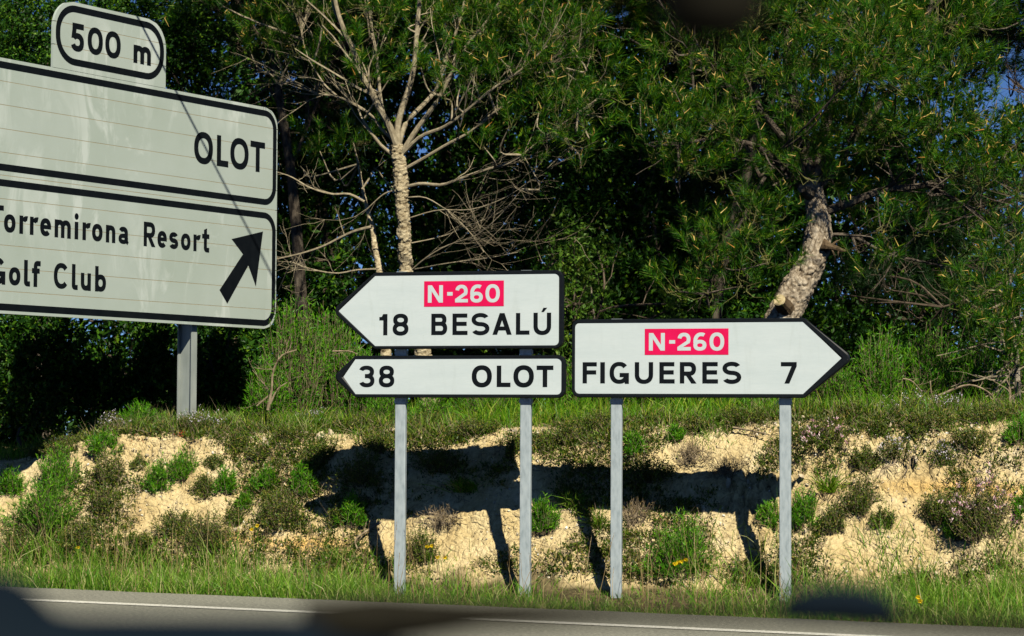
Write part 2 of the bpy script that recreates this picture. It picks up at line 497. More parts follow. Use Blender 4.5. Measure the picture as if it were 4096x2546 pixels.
M["rubber"] = m_noise("dull_brown_black_rubber", [(.3, (.0084, .0078, .0054)), (.7, (.0144, .013, .0084))], scale=30, rough=.85, spec=.06)

# ------------------------------------------------------------------ ground
RA = math.radians(25.0)      # direction of the road
BA = math.radians(17.0)      # direction of the bank
SB, CB = math.sin(BA), math.cos(BA)
SR, CR = math.sin(RA), math.cos(RA)
V_EDGE = 14.40
V_LINE = 13.40
_kq = np.array([-50, 15.0, 16.6, 16.92, 17.06, 17.22, 17.40, 17.58, 17.745, 17.87, 18.05, 18.5, 19.2, 20, 23, 28, 40, 60, 120, 400, 3000])
_kz = np.array([-.06, -.05, -.05, .00, .13, .34, .58, .80, .985, 1.06, 1.11, 1.15, 1.17, 1.18, 1.20, 1.05, .2, -2, -6, -16, -60])
_q = np.linspace(14, 30, 1601)
_z = np.interp(_q, _kq, _kz)
_z = np.convolve(np.pad(_z, 7, mode='edge'), np.ones(15) / 15, mode='valid')


def base_height(X, Y):
    X = np.asarray(X, float); Y = np.asarray(Y, float)
    q = X * SB + Y * CB; u = X * CB - Y * SB
    ua = u + 5.0
    wob = .17 * fbm(ua * .8, np.zeros_like(ua) + 3.3, 5, 3) + .05 * fbm(ua * 3.1, q * 1.2, 9, 3)
    qq = q + wob * sstep(16.7, 17.2, q)
    z = np.where((qq > 14.2) & (qq < 29.5), np.interp(qq, _q, _z), np.interp(qq, _kq, _kz))
    z = z + (.03 + .12 * sstep(-.8, 2.8, X)) * sstep(17.3, 18.0, q) * sstep(60, 30, q)
    z = z - .30 * sstep(-3.0, -4.2, X) * sstep(17.2, 18.2, q)              # crest falls away at the far left
    z = z + .05 * fbm(X * .8, Y * .8, 31, 3) * sstep(18.0, 19.5, q) * sstep(40, 25, q)
    v = X * SR + Y * CR
    roadside = sstep(V_EDGE + .35, V_EDGE - .03, v)
    z = z * (1 - roadside) + (-.03) * roadside
    z = np.where(v < V_EDGE - .10, -.14, z)
    return z


def gz(X, Y):
    return float(base_height(np.array([X]), np.array([Y]))[0])


us = np.concatenate([-np.geomspace(2500, 11.2, 26), np.arange(-11, -9.6, .12), np.arange(-9.6, -.4, .0190), np.arange(-.4, 3.6, .15), np.geomspace(3.8, 2500, 26)])
# u runs along the bank; the photograph sees u from about -9.5 to -1
qs = np.concatenate([[-400, -60, 0, 8, 12], np.arange(13.2, 16.8, .06), np.arange(16.8, 18.45, .0175), np.arange(18.47, 20.5, .06), np.arange(20.6, 30, .4), np.geomspace(31, 3000, 22)])
UU, QQ = np.meshgrid(us, qs, indexing='xy')
GX = UU * CB + QQ * SB
GY = -UU * SB + QQ * CB
GZ = base_height(GX, GY)
# relief of the eroded marl face
face = sstep(16.95, 17.1, QQ) * (.25 + .75 * sstep(18.0, 17.7, QQ)) * sstep(18.35, 18.0, QQ) * sstep(-9.8, -9.5, UU) * sstep(-.2, -.6, UU)
arc = np.where(QQ < 18, QQ * 1.5, QQ)
uw = UU + .05 * fbm(UU * 4, arc * 4, 41, 3); aw = arc + .05 * fbm(UU * 4 + 9, arc * 4, 43, 3)
f1, f2, cid = worley(uw * 9, aw * 13, 3)
g1, g2, gid = worley(uw * 24, aw * 32, 8)
crack = sstep(.0, .22, f2 - f1); crack2 = sstep(0, .25, g2 - g1)
big = fbm(UU * 1.7, arc * 2.4, 51, 4)
strata = np.sin((GZ + .04 * fbm(UU * 1.2, arc, 61, 3)) * 2 * math.pi / .24)
rough_amt = .22 + .78 * sstep(-.05, .40, fbm(UU * .9, arc * 1.3, 71, 3) + .25 * sstep(-4, -2, UU))
disp = face * ((.05 * big + rough_amt * (.060 * (crack - .7) + .055 * (cid - .5) + .022 * (crack2 - .6) + .022 * (gid - .5))) + .014 * strata * sstep(.2, .5, GZ)
               + .010 * fbm(UU * 30, arc * 30, 81, 3))
nq, nz_ = -.68, .73
GX += disp * nq * SB; GY += disp * nq * CB; GZ += disp * nz_
rockm = sstep(16.93, 17.06, QQ + .12 * fbm(UU * 3, QQ * 3, 91, 3)) * sstep(18.65, 18.15, QQ + .3 * fbm(UU * 2.2, QQ * 2.2, 95, 3))
ochre = np.zeros_like(GX)
for (cu, cz, su, sz) in [(-1.9, .74, .75, .05), (-6.9, .27, .38, .06), (-7.6, .3, .3, .05)]:
    ochre += np.exp(-((UU - cu) / su)**2 - ((GZ + .03 * fbm(UU * 2, QQ * 2, 99, 2) - cz) / sz)**2)
ochre = np.clip(ochre * .9, 0, .85) * rockm
nr, nc = UU.shape


NU, NQ = nc, nr


def surf(u, q):
    """point of the finished ground at bank coordinates (u, q)"""
    i = np.clip(np.searchsorted(us, u), 0, NU - 1); j = np.clip(np.searchsorted(qs, q), 0, NQ - 1)
    return np.stack([GX[j, i], GY[j, i], GZ[j, i]], -1)


ii = (np.arange(nr - 1)[:, None] * nc + np.arange(nc - 1)[None, :]).ravel()
gf = np.stack([ii, ii + 1, ii + nc + 1, ii + nc], axis=1)
gme = make_mesh("ground", np.stack([GX, GY, GZ], -1), [gf], M["ground"], smooth=True,
                attrs={"rock": rockm.ravel(), "ochre": ochre.ravel(), "clod": (.6 * cid + .4 * gid).ravel()})
ground = link("ground", gme)
tag(ground, "cream marl roadside bank with bare crumbling face and soil above", kind="structure")

# road: one sheet with a slightly ragged edge
g = Geo()
ue = np.concatenate([[-1500, -300, -60], np.arange(-22, 8, .05), [40, 300, 1500]])
ev = V_EDGE + .025 * fbm(ue * 3, ue * 0, 7, 3) - .00 * ue
uv2 = lambda u, v, z: np.stack([u * CR + v * SR, -u * SR + v * CR, np.full_like(u, z) if np.isscalar(z) else z], -1)
rows = [uv2(ue, ev + .03, -.05), uv2(ue, ev, 0.0), uv2(ue, np.full_like(ue, V_EDGE - .4), 0.0), uv2(ue, np.full_like(ue, -60.0), 0.0)]
n = len(ue); vv = np.concatenate(rows); fs = []
for r_ in range(3):
    a = np.arange(n - 1) + r_ * n
    fs.append(np.stack([a, a + n, a + n + 1, a + 1], 1))
g.add(vv, np.concatenate(fs))
road = tag(g.obj("road", M["asphalt"]), "grey worn asphalt road below the grass verge", kind="structure")
g = Geo()
lw = .068 + .004 * fbm(ue * 8, ue * 0, 17, 3)
a = np.arange(n - 1)
g.add(np.concatenate([uv2(ue, V_LINE + lw, .004), uv2(ue, V_LINE - lw, .004)]), np.stack([a, a + n, a + n + 1, a + 1], 1))
tag(g.obj("edge_line", M["roadpaint"]), "white painted line along the edge of the road", kind="structure")


# ------------------------------------------------------------------ sign lettering
class Glyphs:
    """letters as flat strokes in the x-z plane; each stroke sits 0.2 mm above the one before"""
    def __init__(s, y0):
        s.g = Geo(); s.y = y0; s.k = 0

    def _p(s, pts, quads):
        y = s.y - .00015 * (s.k % 6); s.k += 1
        s.g.add([(p[0], y, p[1]) for p in pts], quads)

    def rect(s, x0, z0, x1, z1): s._p([(x0, z0), (x1, z0), (x1, z1), (x0, z1)], [(0, 1, 2, 3)])
    def quad(s, *p): s._p(p, [tuple(range(len(p)))])

    def arc(s, cx, cz, rx, rz, a0, a1, t, tz=None, n=None, e=2.25):
        tz = tz or t
        n = n or max(6, int(abs(a1 - a0) / 8))
        an = np.radians(np.linspace(a0, a1, n + 1)); c, sn = np.cos(an), np.sin(an)
        ec = np.sign(c) * np.abs(c)**(2 / e); es = np.sign(sn) * np.abs(sn)**(2 / e)
        o = np.stack([cx + rx * ec, cz + rz * es], 1); i = np.stack([cx + (rx - t) * ec, cz + (rz - tz) * es], 1)
        k = n + 1
        s._p(list(o) + list(i), [(j, j + 1, k + j + 1, k + j) if a1 > a0 else (j + 1, j, k + j, k + j + 1) for j in range(n)])

    def draw(s, ch, x0, x1, z0, z1, t):
        w, h = x1 - x0, z1 - z0; cx = (x0 + x1) / 2; R, Q, A = s.rect, s.quad, s.arc
        th = t * .93
        if ch in 'O0o': A(cx, z0 + h / 2, w / 2, h / 2, 0, 360, t, th, 40)
        elif ch == 'L': R(x0, z0, x0 + t, z1); R(x0 + t, z0, x1, z0 + th)
        elif ch == 'T': R(x0, z1 - th, x1, z1); R(cx - t / 2, z0, cx + t / 2, z1 - th)
        elif ch == 'I': R(x0, z0, x1, z1)
        elif ch in 'EF':
            R(x0, z0, x0 + t, z1); R(x0 + t, z1 - th, x1 - (.02 * w), z1); R(x0 + t, z0 + .52 * h - th / 2, x1 - .06 * w, z0 + .52 * h + th / 2)
            if ch == 'E': R(x0 + t, z0, x1, z0 + th)
        elif ch == 'N':
            d = t * 1.08
            R(x0, z0, x0 + t, z1); R(x1 - t, z0, x1, z1); Q((x1 - d, z0), (x1, z0), (x0 + d, z1), (x0, z1))
        elif ch == 'B':
            zm = z0 + .53 * h; r1 = (z1 - zm + th / 2) / 2; r2 = (zm + th / 2 - z0) / 2; xr = x1 - .05 * w
            R(x0, z0, x0 + t, z1)
            for zz in (z0, zm - th / 2, z1 - th): R(x0 + t, zz, x1 - r2 * .98, zz + th)
            A(xr - r1, z1 - r1, r1, r1, -90, 90, t, th); A(x1 - r2, z0 + r2, r2, r2, -90, 90, t, th)
            R(x1 - r2 * .98, z1 - th, xr - r1 + .001, z1)
        elif ch in 'Ss':
            hb = (h + th) / 2
            A(cx, z1 - hb / 2, w * .49, hb / 2, 28, 270, t, th, e=2.1); A(cx, z0 + hb / 2, w / 2, hb / 2, 90, -152, t, th, e=2.1)
        elif ch == 'A':
            d = t * 1.1; e = d * .52
            Q((x0, z0), (x0 + d, z0), (cx + e, z1), (cx - e, z1)); Q((x1 - d, z0), (x1, z0), (cx + e, z1), (cx - e, z1))
            R(x0 + .24 * w, z0 + .2 * h, x1 - .24 * w, z0 + .2 * h + th * .95)
        elif ch in 'UÚ':
            r = w / 2
            R(x0, z0 + r, x0 + t, z1); R(x1 - t, z0 + r, x1, z1); A(cx, z0 + r, r, r, 180, 360, t, th)
            if ch == 'Ú': Q((cx - .06 * w, z1 + .03 * h), (cx + .08 * w, z1 + .03 * h), (cx + .28 * w, z1 + .22 * h), (cx + .06 * w, z1 + .22 * h))
        elif ch in 'GC':
            A(cx, z0 + h / 2, w / 2, h / 2, 40, 320 if ch == 'C' else 345, t, th)
            if ch == 'G': R(cx + .02 * w, z0 + .40 * h - th / 2, x1, z0 + .40 * h + th / 2); R(x1 - t * .95, z0 + .0 * h, x1, z0 + .40 * h)
        elif ch == 'R':
            zm = z0 + .46 * h; r = (z1 - zm + th / 2) / 2
            R(x0, z0, x0 + t, z1); R(x0 + t, z1 - th, x1 - r - .03 * w, z1); R(x0 + t, zm - th / 2, x1 - r - .03 * w, zm + th / 2)
            A(x1 - r - .03 * w, z1 - r, r, r, -90, 90, t, th)
            Q((x1 - t * 1.15, z0), (x1, z0), (x0 + .62 * w, zm - th * .2), (x0 + .62 * w - t * 1.1, zm - th * .2))
        elif ch == '1':
            R(x1 - t, z0, x1, z1); Q((x0, z1 - .30 * h), (x1 - t, z1 - .30 * h), (x1 - t, z1), (x1 - t * 1.1, z1 - .02 * h), (x0 + .3 * w, z1 - .13 * h), (x0, z1 - .145 * h))
        elif ch == '8':
            hb = (h + th) / 2; h1 = hb * .97; h2 = h + th - h1
            A(cx, z1 - h1 / 2, w * .47, h1 / 2, 0, 360, t, th, 36); A(cx, z0 + h2 / 2, w / 2, h2 / 2, 0, 360, t, th, 36)
        elif ch == '3':
            hb = (h + th) / 2; h1 = hb * .97; h2 = h + th - h1
            A(cx - .02 * w, z1 - h1 / 2, w * .49, h1 / 2, 160, -90, t, th); A(cx, z0 + h2 / 2, w / 2, h2 / 2, 90, -160, t, th)
            R(cx - .12 * w, z1 - h1, cx - .01 * w, z1 - h1 + th)
        elif ch == '2':
            r = w * .48
            A(cx, z1 - r, r, r, 172, -38, t, th); R(x0, z0, x1, z0 + th)
            a = math.radians(-38)
            xo, zo = cx + r * math.cos(a), z1 - r + r * math.sin(a); xi, zi = cx + (r - t) * math.cos(a), z1 - r + (r - th) * math.sin(a)
            Q((x0, z0 + th), (x0 + t * 1.5, z0 + th), (xo, zo), (xi, zi))
        elif ch == '6':
            r = .30 * h
            A(cx, z0 + r, w / 2, r, 0, 360, t, th, 36); A(cx + .10 * w, z0 + .5 * h, w * .60, h / 2, 62, 190, t, th)
        elif ch == '7':
            R(x0, z1 - th, x1, z1); Q((x0 + .22 * w, z0), (x0 + .22 * w + t * 1.1, z0), (x1, z1 - th), (x1 - t * 1.15, z1 - th))
        elif ch == '5':
            r = .33 * h
            R(x0 + .12 * w, z1 - th, x1 - .02 * w, z1); Q((x0 + .05 * w, z0 + .46 * h), (x0 + .05 * w + t, z0 + .46 * h), (x0 + .12 * w + t, z1 - th), (x0 + .12 * w, z1 - th))
            A(cx, z0 + r, w / 2, r, 145, -158, t, th)
        elif ch == '-': R(x0, z0, x1, z1)
        elif ch == 'r':
            R(x0, z0, x0 + t, z1); A(x0 + t + .5 * w, z0 + .62 * h, .70 * w, .38 * h, 78, 165, t, th)
        elif ch == 'e':
            A(cx, z0 + h / 2, w / 2, h / 2, 0, 318, t, th, 34); R(x0 + t * .8, z0 + .40 * h, x1, z0 + .40 * h + th * .8)
        elif ch in 'nm':
            k = 2 if ch == 'm' else 1
            R(x0, z0, x0 + t, z1); wa = (w + t * (k - 1)) / k; rz = min(wa / 2, .5 * h)
            for j in range(k):
                xa = x0 + j * (wa - t)
                A(xa + wa / 2, z1 - rz, wa / 2, rz, 0, 160, t, th); R(xa + wa - t, z0, xa + wa, z1 - rz)
        elif ch == 'u':
            r = w / 2
            R(x0, z0 + r, x0 + t, z1); R(x1 - t, z0, x1, z1); A(cx, z0 + r, r, r, 180, 350, t, th)
        elif ch == 'i':
            R(x0, z0, x1, z0 + .67 * h); A(cx, z0 + .875 * h, w * .56, .125 * h, 0, 360, w * .55, .124 * h, 16, 2)
        elif ch == 'a':
            hb = .60 * h
            A(cx - .03 * w, z0 + hb / 2, w * .47, hb / 2, 0, 360, t * .92, th * .9, 30); R(x1 - t - .08 * w, z0 + .12 * h, x1 - .08 * w, z0 + .66 * h)
            A(cx - .04 * w, z0 + .62 * h, w * .46, .38 * h, 0, 150, t, th); Q((x1 - t - .05 * w, z0 + .14 * h), (x1 - .12 * w, z0 - .04 * h), (x1, z0 + .12 * h), (x1 - .08 * w, z0 + .2 * h))
        elif ch == 't':
            R(x0 + .25 * w, z0 + .14 * h, x0 + .25 * w + t, z0 + .92 * h); R(x0, z0 + .56 * h, x0 + .25 * w, z0 + .56 * h + th); R(x0 + .25 * w + t, z0 + .56 * h, x1, z0 + .56 * h + th)
            Q((x0 + .25 * w, z0 + .92 * h), (x0 + .25 * w + t, z0 + .92 * h), (x0 + .25 * w + t, z1))
            A(x0 + .25 * w + .40 * w, z0 + .20 * h, .40 * w, .20 * h, 180, 272, t, th); R(x0 + .64 * w, z0, x1, z0 + th)
        elif ch == 'f':
            R(x0 + .2 * w, z0, x0 + .2 * w + t, z1 - .22 * h); R(x0, z0 + .52 * h, x0 + .2 * w, z0 + .52 * h + th); R(x0 + .2 * w + t, z0 + .52 * h, x1 - .1 * w, z0 + .52 * h + th)
            A(x0 + .2 * w + .45 * w, z1 - .22 * h, .45 * w, .22 * h, 180, 85, t, th); R(x0 + .64 * w, z1 - th, x1, z1)
        elif ch == 'l':
            R(x0, z0 + .18 * h, x0 + t, z1); A(x0 + .6 * w, z0 + .18 * h, .6 * w, .18 * h, 180, 270, t, th); R(x0 + .59 * w, z0, x1, z0 + th)
        elif ch == 'b':
            R(x0, z0, x0 + t, z1); A(cx, z0 + .34 * h, w / 2, .34 * h, 0, 360, t, th, 34)

    def obj(s, name, mat, parent): return s.g.obj(name, mat, parent)


def rounded(pts, radii, n=7):
    """closed 2D outline with rounded corners"""
    out = []
    k = len(pts)
    for i in range(k):
        p = np.array(pts[i], float); a = np.array(pts[i - 1], float); b = np.array(pts[(i + 1) % k], float); r = radii[i]
        da = unit(a - p); db = unit(b - p)
        ang = math.acos(np.clip(da @ db, -1, 1)); d = r / math.tan(ang / 2)
        p0 = p + da * d; p1 = p + db * d; c = p + unit(da + db) * (r / math.sin(ang / 2))
        v0 = p0 - c; v1 = p1 - c
        a0 = math.atan2(v0[1], v0[0]); a1 = math.atan2(v1[1], v1[0])
        while a1 - a0 > math.pi: a1 -= 2 * math.pi
        while a1 - a0 < -math.pi: a1 += 2 * math.pi
        for j in range(n):
            t = a0 + (a1 - a0) * j / (n - 1); out.append((c[0] + r * math.cos(t), c[1] + r * math.sin(t)))
    return np.array(out)


def prism(g, o, y0, y1):
    """o: 2D outline (x,z) extruded from y0 (front) to y1 (back)"""
    k = len(o)
    v = [(p[0], y0, p[1]) for p in o] + [(p[0], y1, p[1]) for p in o]
    g.add(v, [(j, (j + 1) % k, k + (j + 1) % k, k + j) for j in range(k)])
    g.poly([(p[0], y0, p[1]) for p in o]); g.poly([(p[0], y1, p[1]) for p in o[::-1]])


def rim(g, o, i, yf, yi, yb):
    """raised frame between outline o and i (same count): rounded lip"""
    k = len(o); m1 = o * .82 + i * .18; m2 = o * .22 + i * .78
    rings = [(o, yb), (o, yf + .006), (m1, yf), (m2, yf), (i, yi)]
    v = []
    for r_, y in rings: v += [(p[0], y, p[1]) for p in r_]
    f = []
    for a in range(len(rings) - 1):
        for j in range(k): f.append((a * k + j, a * k + (j + 1) % k, (a + 1) * k + (j + 1) % k, (a + 1) * k + j))
    g.add(v, f)


def arrow_panel(root, name, outer, orad, inner, irad, texts, plate=None, label=None):
    """one arrow board: body, raised black frame, white face, lettering, red route plate"""
    o = rounded(outer, orad); i = rounded(inner, irad)
    g = Geo(); prism(g, o * .999 + o.mean(0) * .001, -.010, .028)
    body = g.obj(name, M["blackframe"], root)
    tag(body, label)
    g = Geo(); rim(g, o, i, -.019, -.0115, .0282)
    g.obj("frame", M["blackframe"], body, smooth=False)
    g = Geo(); g.poly([(p[0], -.0122, p[1]) for p in i * 1.0])
    g.obj("face", M["white"], body)
    for (ch, x0, x1, z0, z1, t) in texts:
        G = Glyphs(-.0132); G.draw(ch, x0, x1, z0, z1, t); G.obj("letter", M["black"], body)
    if plate:
        x0, x1, z0, z1, chars = plate
        g = Geo(); prism(g, np.array([(x0, z0), (x1, z0), (x1, z1), (x0, z1)]), -.0140, -.0125)
        g.obj("route_plate", M["red"], body)
        for (ch, a, b, c, d, t) in chars:
            G = Glyphs(-.0148); G.draw(ch, a, b, c, d, t); G.obj("route_letter", M["white"], body)
    return body


def square_post(root, x0, x1, z0, z1, yfront, depth=.042):
    g = Geo()
    c = rounded([(x0, yfront), (x1, yfront), (x1, yfront + depth), (x0, yfront + depth)], [.006] * 4, 4)
    k = len(c)
    v = [(p[0], p[1], z0) for p in c] + [(p[0], p[1], z1) for p in c]
    g.add(v, [(j, (j + 1) % k, k + (j + 1) % k, k + j) for j in range(k)])
    g.poly([(p[0], p[1], z1) for p in c])
    return g.obj("post", M["galv"], root)


def clamp(root, x0, x1, zc, yfront):
    g = Geo()
    g.box((x0 - .004, yfront - .004, zc - .017), (x1 + .004, yfront + .047, zc + .017))
    o = g.obj("clamp", M["galv"], root)
    for xx in (x0 + .022, x1 - .022):
        b = Geo(); an = np.arange(6) * math.pi / 3
        v = [(xx + .007 * math.cos(q), yfront - .010, zc + .007 * math.sin(q)) for q in an] + [(xx + .007 * math.cos(q), yfront - .0035, zc + .007 * math.sin(q)) for q in an]
        b.add(v, [(j, (j + 1) % 6, 6 + (j + 1) % 6, 6 + j) for j in range(6)]); b.poly(v[:6])
        b.obj("bolt", M["galv"], o)


SA = -math.radians(15.0)
CAP = .032
bes = empty("direction_sign", (-.4579, 17.5, 1.388), "two white arrow boards on grey posts pointing left to Besalú and Olot", "road sign", rot=(0, 0, SA))
T = .032
arrow_panel(bes, "arrow_board", [(-.558, .909), (-.894, .629), (-.557, .349), (.854, .349), (.854, .911)], [.03, .055, .03, .055, .055],
            [(-.556, .884), (-.838, .628), (-.555, .371), (.824, .372), (.824, .885)], [.004, .004, .004, .032, .032],
            [('1', -.524, -.462, .449, .604, T), ('8', -.422, -.301, .446, .606, T), ('B', -.128, -.007, .449, .604, T), ('E', .032, .146, .449, .604, T),
             ('S', .174, .310, .446, .607, T), ('A', .332, .476, .449, .605, T), ('L', .507, .608, .449, .605, T), ('Ú', .637, .768, .446, .606, T)],
            (-.184, .416, .655, .840, [('N', -.155, -.041, .684, .810, .0285), ('-', -.009, .032, .734, .760, .02), ('2', .051, .147, .684, .812, .027), ('6', .165, .259, .682, .813, .027), ('0', .279, .386, .682, .814, .027)]),
            label="taller arrow board reading 18 Besalú with red N-260 plate")
arrow_panel(bes, "arrow_board", [(-.706, .300), (-.880, .147), (-.705, -.004), (.872, -.004), (.872, .301)], [.03, .04, .03, .055, .055],
            [(-.704, .276), (-.797, .146), (-.703, .020), (.844, .020), (.844, .278)], [.004, .004, .004, .032, .032],
            [('3', -.677, -.558, .070, .228, T), ('8', -.525, -.406, .070, .228, T), ('O', .179, .330, .070, .230, T + .004), ('L', .366, .469, .073, .227, T + .002), ('O', .490, .642, .070, .230, T + .004), ('T', .662, .786, .073, .227, T + .002)],
            label="lower arrow board reading 38 Olot")
for (xa, xb) in ((-.414, -.334), (.529, .609)):
    square_post(bes, xa, xb, -1.75, .915, .030)
    for zc in (.325, -.028): clamp(bes, xa, xb, zc, .030)
fig = empty("direction_sign", (.7409, 17.2, 1.3871), "white arrow board on grey posts pointing right to Figueres", "road sign", rot=(0, 0, SA))
arrow_panel(fig, "arrow_board", [(-.319, .558), (-.319, .001), (1.346, .001), (1.690, .276), (1.346, .559)], [.055, .055, .03, .05, .03],
            [(-.296, .531), (-.296, .028), (1.336, .028), (1.604, .277), (1.337, .532)], [.032, .032, .004, .004, .004],
            [('F', -.240, -.134, .101, .252, T), ('I', -.111, -.077, .101, .252, T), ('G', -.043, .098, .098, .254, T), ('U', .140, .273, .098, .252, T), ('E', .318, .428, .101, .252, T),
             ('R', .465, .585, .101, .252, T), ('E', .626, .738, .101, .252, T), ('S', .768, .903, .098, .254, T), ('7', 1.182, 1.293, .101, .251, T)],
            (.212, .812, .303, .488, [('N', .242, .357, .333, .458, .0285), ('-', .388, .431, .382, .407, .02), ('2', .447, .543, .333, .459, .027), ('6', .562, .655, .332, .460, .027), ('0', .677, .782, .331, .460, .027)]))
for (xa, xb) in ((-.044, .036), (1.164, 1.244)):
    square_post(fig, xa, xb, -1.8, .562, .030)
    clamp(fig, xa, xb, -.026, .030)

# ------------------------------------------------------------------ large slatted sign
BS = 19.9 / 17.6
bp = at(735 / K, 1690 / K, 19.9)
BIGROT = math.radians(59.0)
big_sign = empty("large_direction_sign", bp, "large weathered white slatted road sign at the left, reading Olot and Torremirona Resort Golf Club", "road sign", rot=(0, 0, BIGROT))
X0, X1 = -2.42, 1.107
seams = [.714, .863, 1.016, 1.167, 1.322, 1.474, 1.630, 1.782, 1.939, 2.098, 2.255, 2.409]


def half_width(z, zb, zt, x0, x1, rb, rt):
    d = 0.0
    if rt and z > zt - rt: d = rt - math.sqrt(max(0, rt * rt - (z - zt + rt)**2))
    if rb and z < zb + rb: d = rb - math.sqrt(max(0, rb * rb - (zb + rb - z)**2))
    return x0 + d, x1 - d


def slats(parent, sm, x0, x1, rb, rt):
    zb, zt = sm[0], sm[-1]
    for a, b in zip(sm[:-1], sm[1:]):
        a2 = a + (.0022 if a > zb else 0); b2 = b - (.0022 if b < zt else 0)
        zz = np.linspace(a2, b2, 9)
        hw = [half_width(q, zb, zt, x0, x1, rb, rt) for q in zz]
        o = [(h[1], q) for h, q in zip(hw, zz)] + [(h[0], q) for h, q in zip(hw[::-1], zz[::-1])]
        g = Geo(); prism(g, np.array(o) * BS, 0.0, .022)
        g.obj("slat", M["oldwhite"], parent)


slats(big_sign, seams, X0, X1, .15, .15)
g = Geo(); prism(g, rounded([(X0 + .02, .735), (X1 - .02, .735), (X1 - .02, 2.39), (X0 + .02, 2.39)], [.14] * 4) * BS, .0009, .018)
g.obj("backing", M["seam"], big_sign)


def ring(G, x0, x1, z0, z1, r, t):
    o = rounded([(x0, z0), (x1, z0), (x1, z1), (x0, z1)], [r] * 4, 12) * BS
    i = rounded([(x0 + t, z0 + t), (x1 - t, z0 + t), (x1 - t, z1 - t), (x0 + t, z1 - t)], [max(r - t, .01)] * 4, 12) * BS
    k = len(o)
    G._p(list(o) + list(i), [(j, (j + 1) % k, k + (j + 1) % k, k + j) for j in range(k)])


G = Glyphs(-.0012)
ring(G, X0 + .03, 1.094, 1.660, 2.386, .145, .046); G.obj("border", M["black"], big_sign)
G = Glyphs(-.0012); ring(G, X0 + .03, 1.094, .735, 1.603, .145, .046); G.obj("border", M["black"], big_sign)
for ch, a, b in [('O', .085, .308), ('L', .355, .494), ('O', .517, .743), ('T', .765, .948)]:
    G = Glyphs(-.0012); G.draw(ch, a * BS, b * BS, (1.902 if ch == 'O' else 1.905) * BS, (2.14 if ch == 'O' else 2.136) * BS, .050 * BS); G.obj("letter", M["black"], big_sign)
for ch, a, b in [('T', -2.035, -1.912), ('o', -1.909, -1.798), ('r', -1.761, -1.691), ('r', -1.659, -1.587), ('e', -1.558, -1.449), ('m', -1.414, -1.250), ('i', -1.211, -1.173), ('r', -1.130, -1.057), ('o', -1.031, -.920), ('n', -.885, -.784), ('a', -.750, -.640),
                 ('R', -.476, -.346), ('e', -.323, -.217), ('s', -.191, -.087), ('o', -.056, .055), ('r', .089, .161), ('t', .190, .275)]:
    z1 = 1.429 if ch in 'TR' else (1.434 if ch == 'i' else (1.432 if ch == 't' else 1.376))
    G = Glyphs(-.0012); G.draw(ch, a * BS, b * BS, 1.254 * BS, z1 * BS, .0365 * BS); G.obj("letter", M["black"], big_sign)
for ch, a, b in [('G', -2.035, -1.889), ('o', -1.855, -1.744), ('l', -1.710, -1.650), ('f', -1.633, -1.548), ('C', -1.416, -1.264), ('l', -1.233, -1.172), ('u', -1.141, -1.036), ('b', -.993, -.877)]:
    G = Glyphs(-.0012); G.draw(ch, a * BS, b * BS, .906 * BS, (1.082 if ch in 'GClfb' else 1.027) * BS, .0365 * BS); G.obj("letter", M["black"], big_sign)
G = Glyphs(-.0012)
ar = [(.932, 1.456), (.543, 1.372), (.684, 1.267), (.403, .983), (.499, .885), (.752, 1.186), (.849, 1.031)]
ar = [(a * BS, b * BS) for a, b in ar]
G._p(ar, [(0, 1, 2), (0, 2, 5), (0, 5, 6), (2, 3, 4), (2, 4, 5)])
G.obj("arrow", M["black"], big_sign)
g = Geo(); g.box((-1.45 * BS, .002, 2.4125 * BS), (-1.445 * BS, .02, 2.5 * BS))
plate = g.obj("distance_plate", M["oldwhite"], big_sign)
tag(plate, "small rounded plate reading 500 m on top of the sign")
slats(plate, [2.4115, 2.570, 2.729, 2.887], -1.4505, -.249, 0, .20)
g = Geo(); prism(g, rounded([(-1.43, 2.42), (-.27, 2.42), (-.27, 2.87), (-1.43, 2.87)], [.03, .03, .19, .19]) * BS, .0009, .018)
g.obj("backing", M["seam"], plate)
G = Glyphs(-.0012); ring(G, -1.428, -.272, 2.449, 2.863, .195, .046); G.obj("border", M["black"], plate)
for ch, a, b, z0, z1 in [('5', -1.276, -1.139, 2.549, 2.744), ('0', -1.101, -.941, 2.551, 2.742), ('0', -.916, -.750, 2.551, 2.742), ('m', -.611, -.419, 2.551, 2.680)]:
    G = Glyphs(-.0012); G.draw(ch, a * BS, b * BS, z0 * BS, z1 * BS, .043 * BS); G.obj("letter", M["black"], plate)


def ibeam(root, sx, y0, z0, z1, depth=.150, fl=.070):
    g = Geo(); t = .009
    g.box((sx - fl / 2, y0, z0), (sx + fl / 2, y0 + t, z1))
    g.box((sx - fl / 2, y0 + depth - t, z0), (sx + fl / 2, y0 + depth, z1))
    g.box((sx - .004, y0 + t + .0003, z0), (sx + .004, y0 + depth - t - .0003, z1))
    return g.obj("post", M["beam"], root)


ibeam(big_sign, .185, .045, -.6, 2.30 * BS)
ibeam(big_sign, -2.52, .045, -1.9, 2.30 * BS)
for zz in (.80, 1.55, 2.30):
    g = Geo(); g.box((X0 * BS + .1, .0224, zz * BS - .03), (X1 * BS - .1, .0448, zz * BS + .03)); g.obj("rail", M["beam"], big_sign)

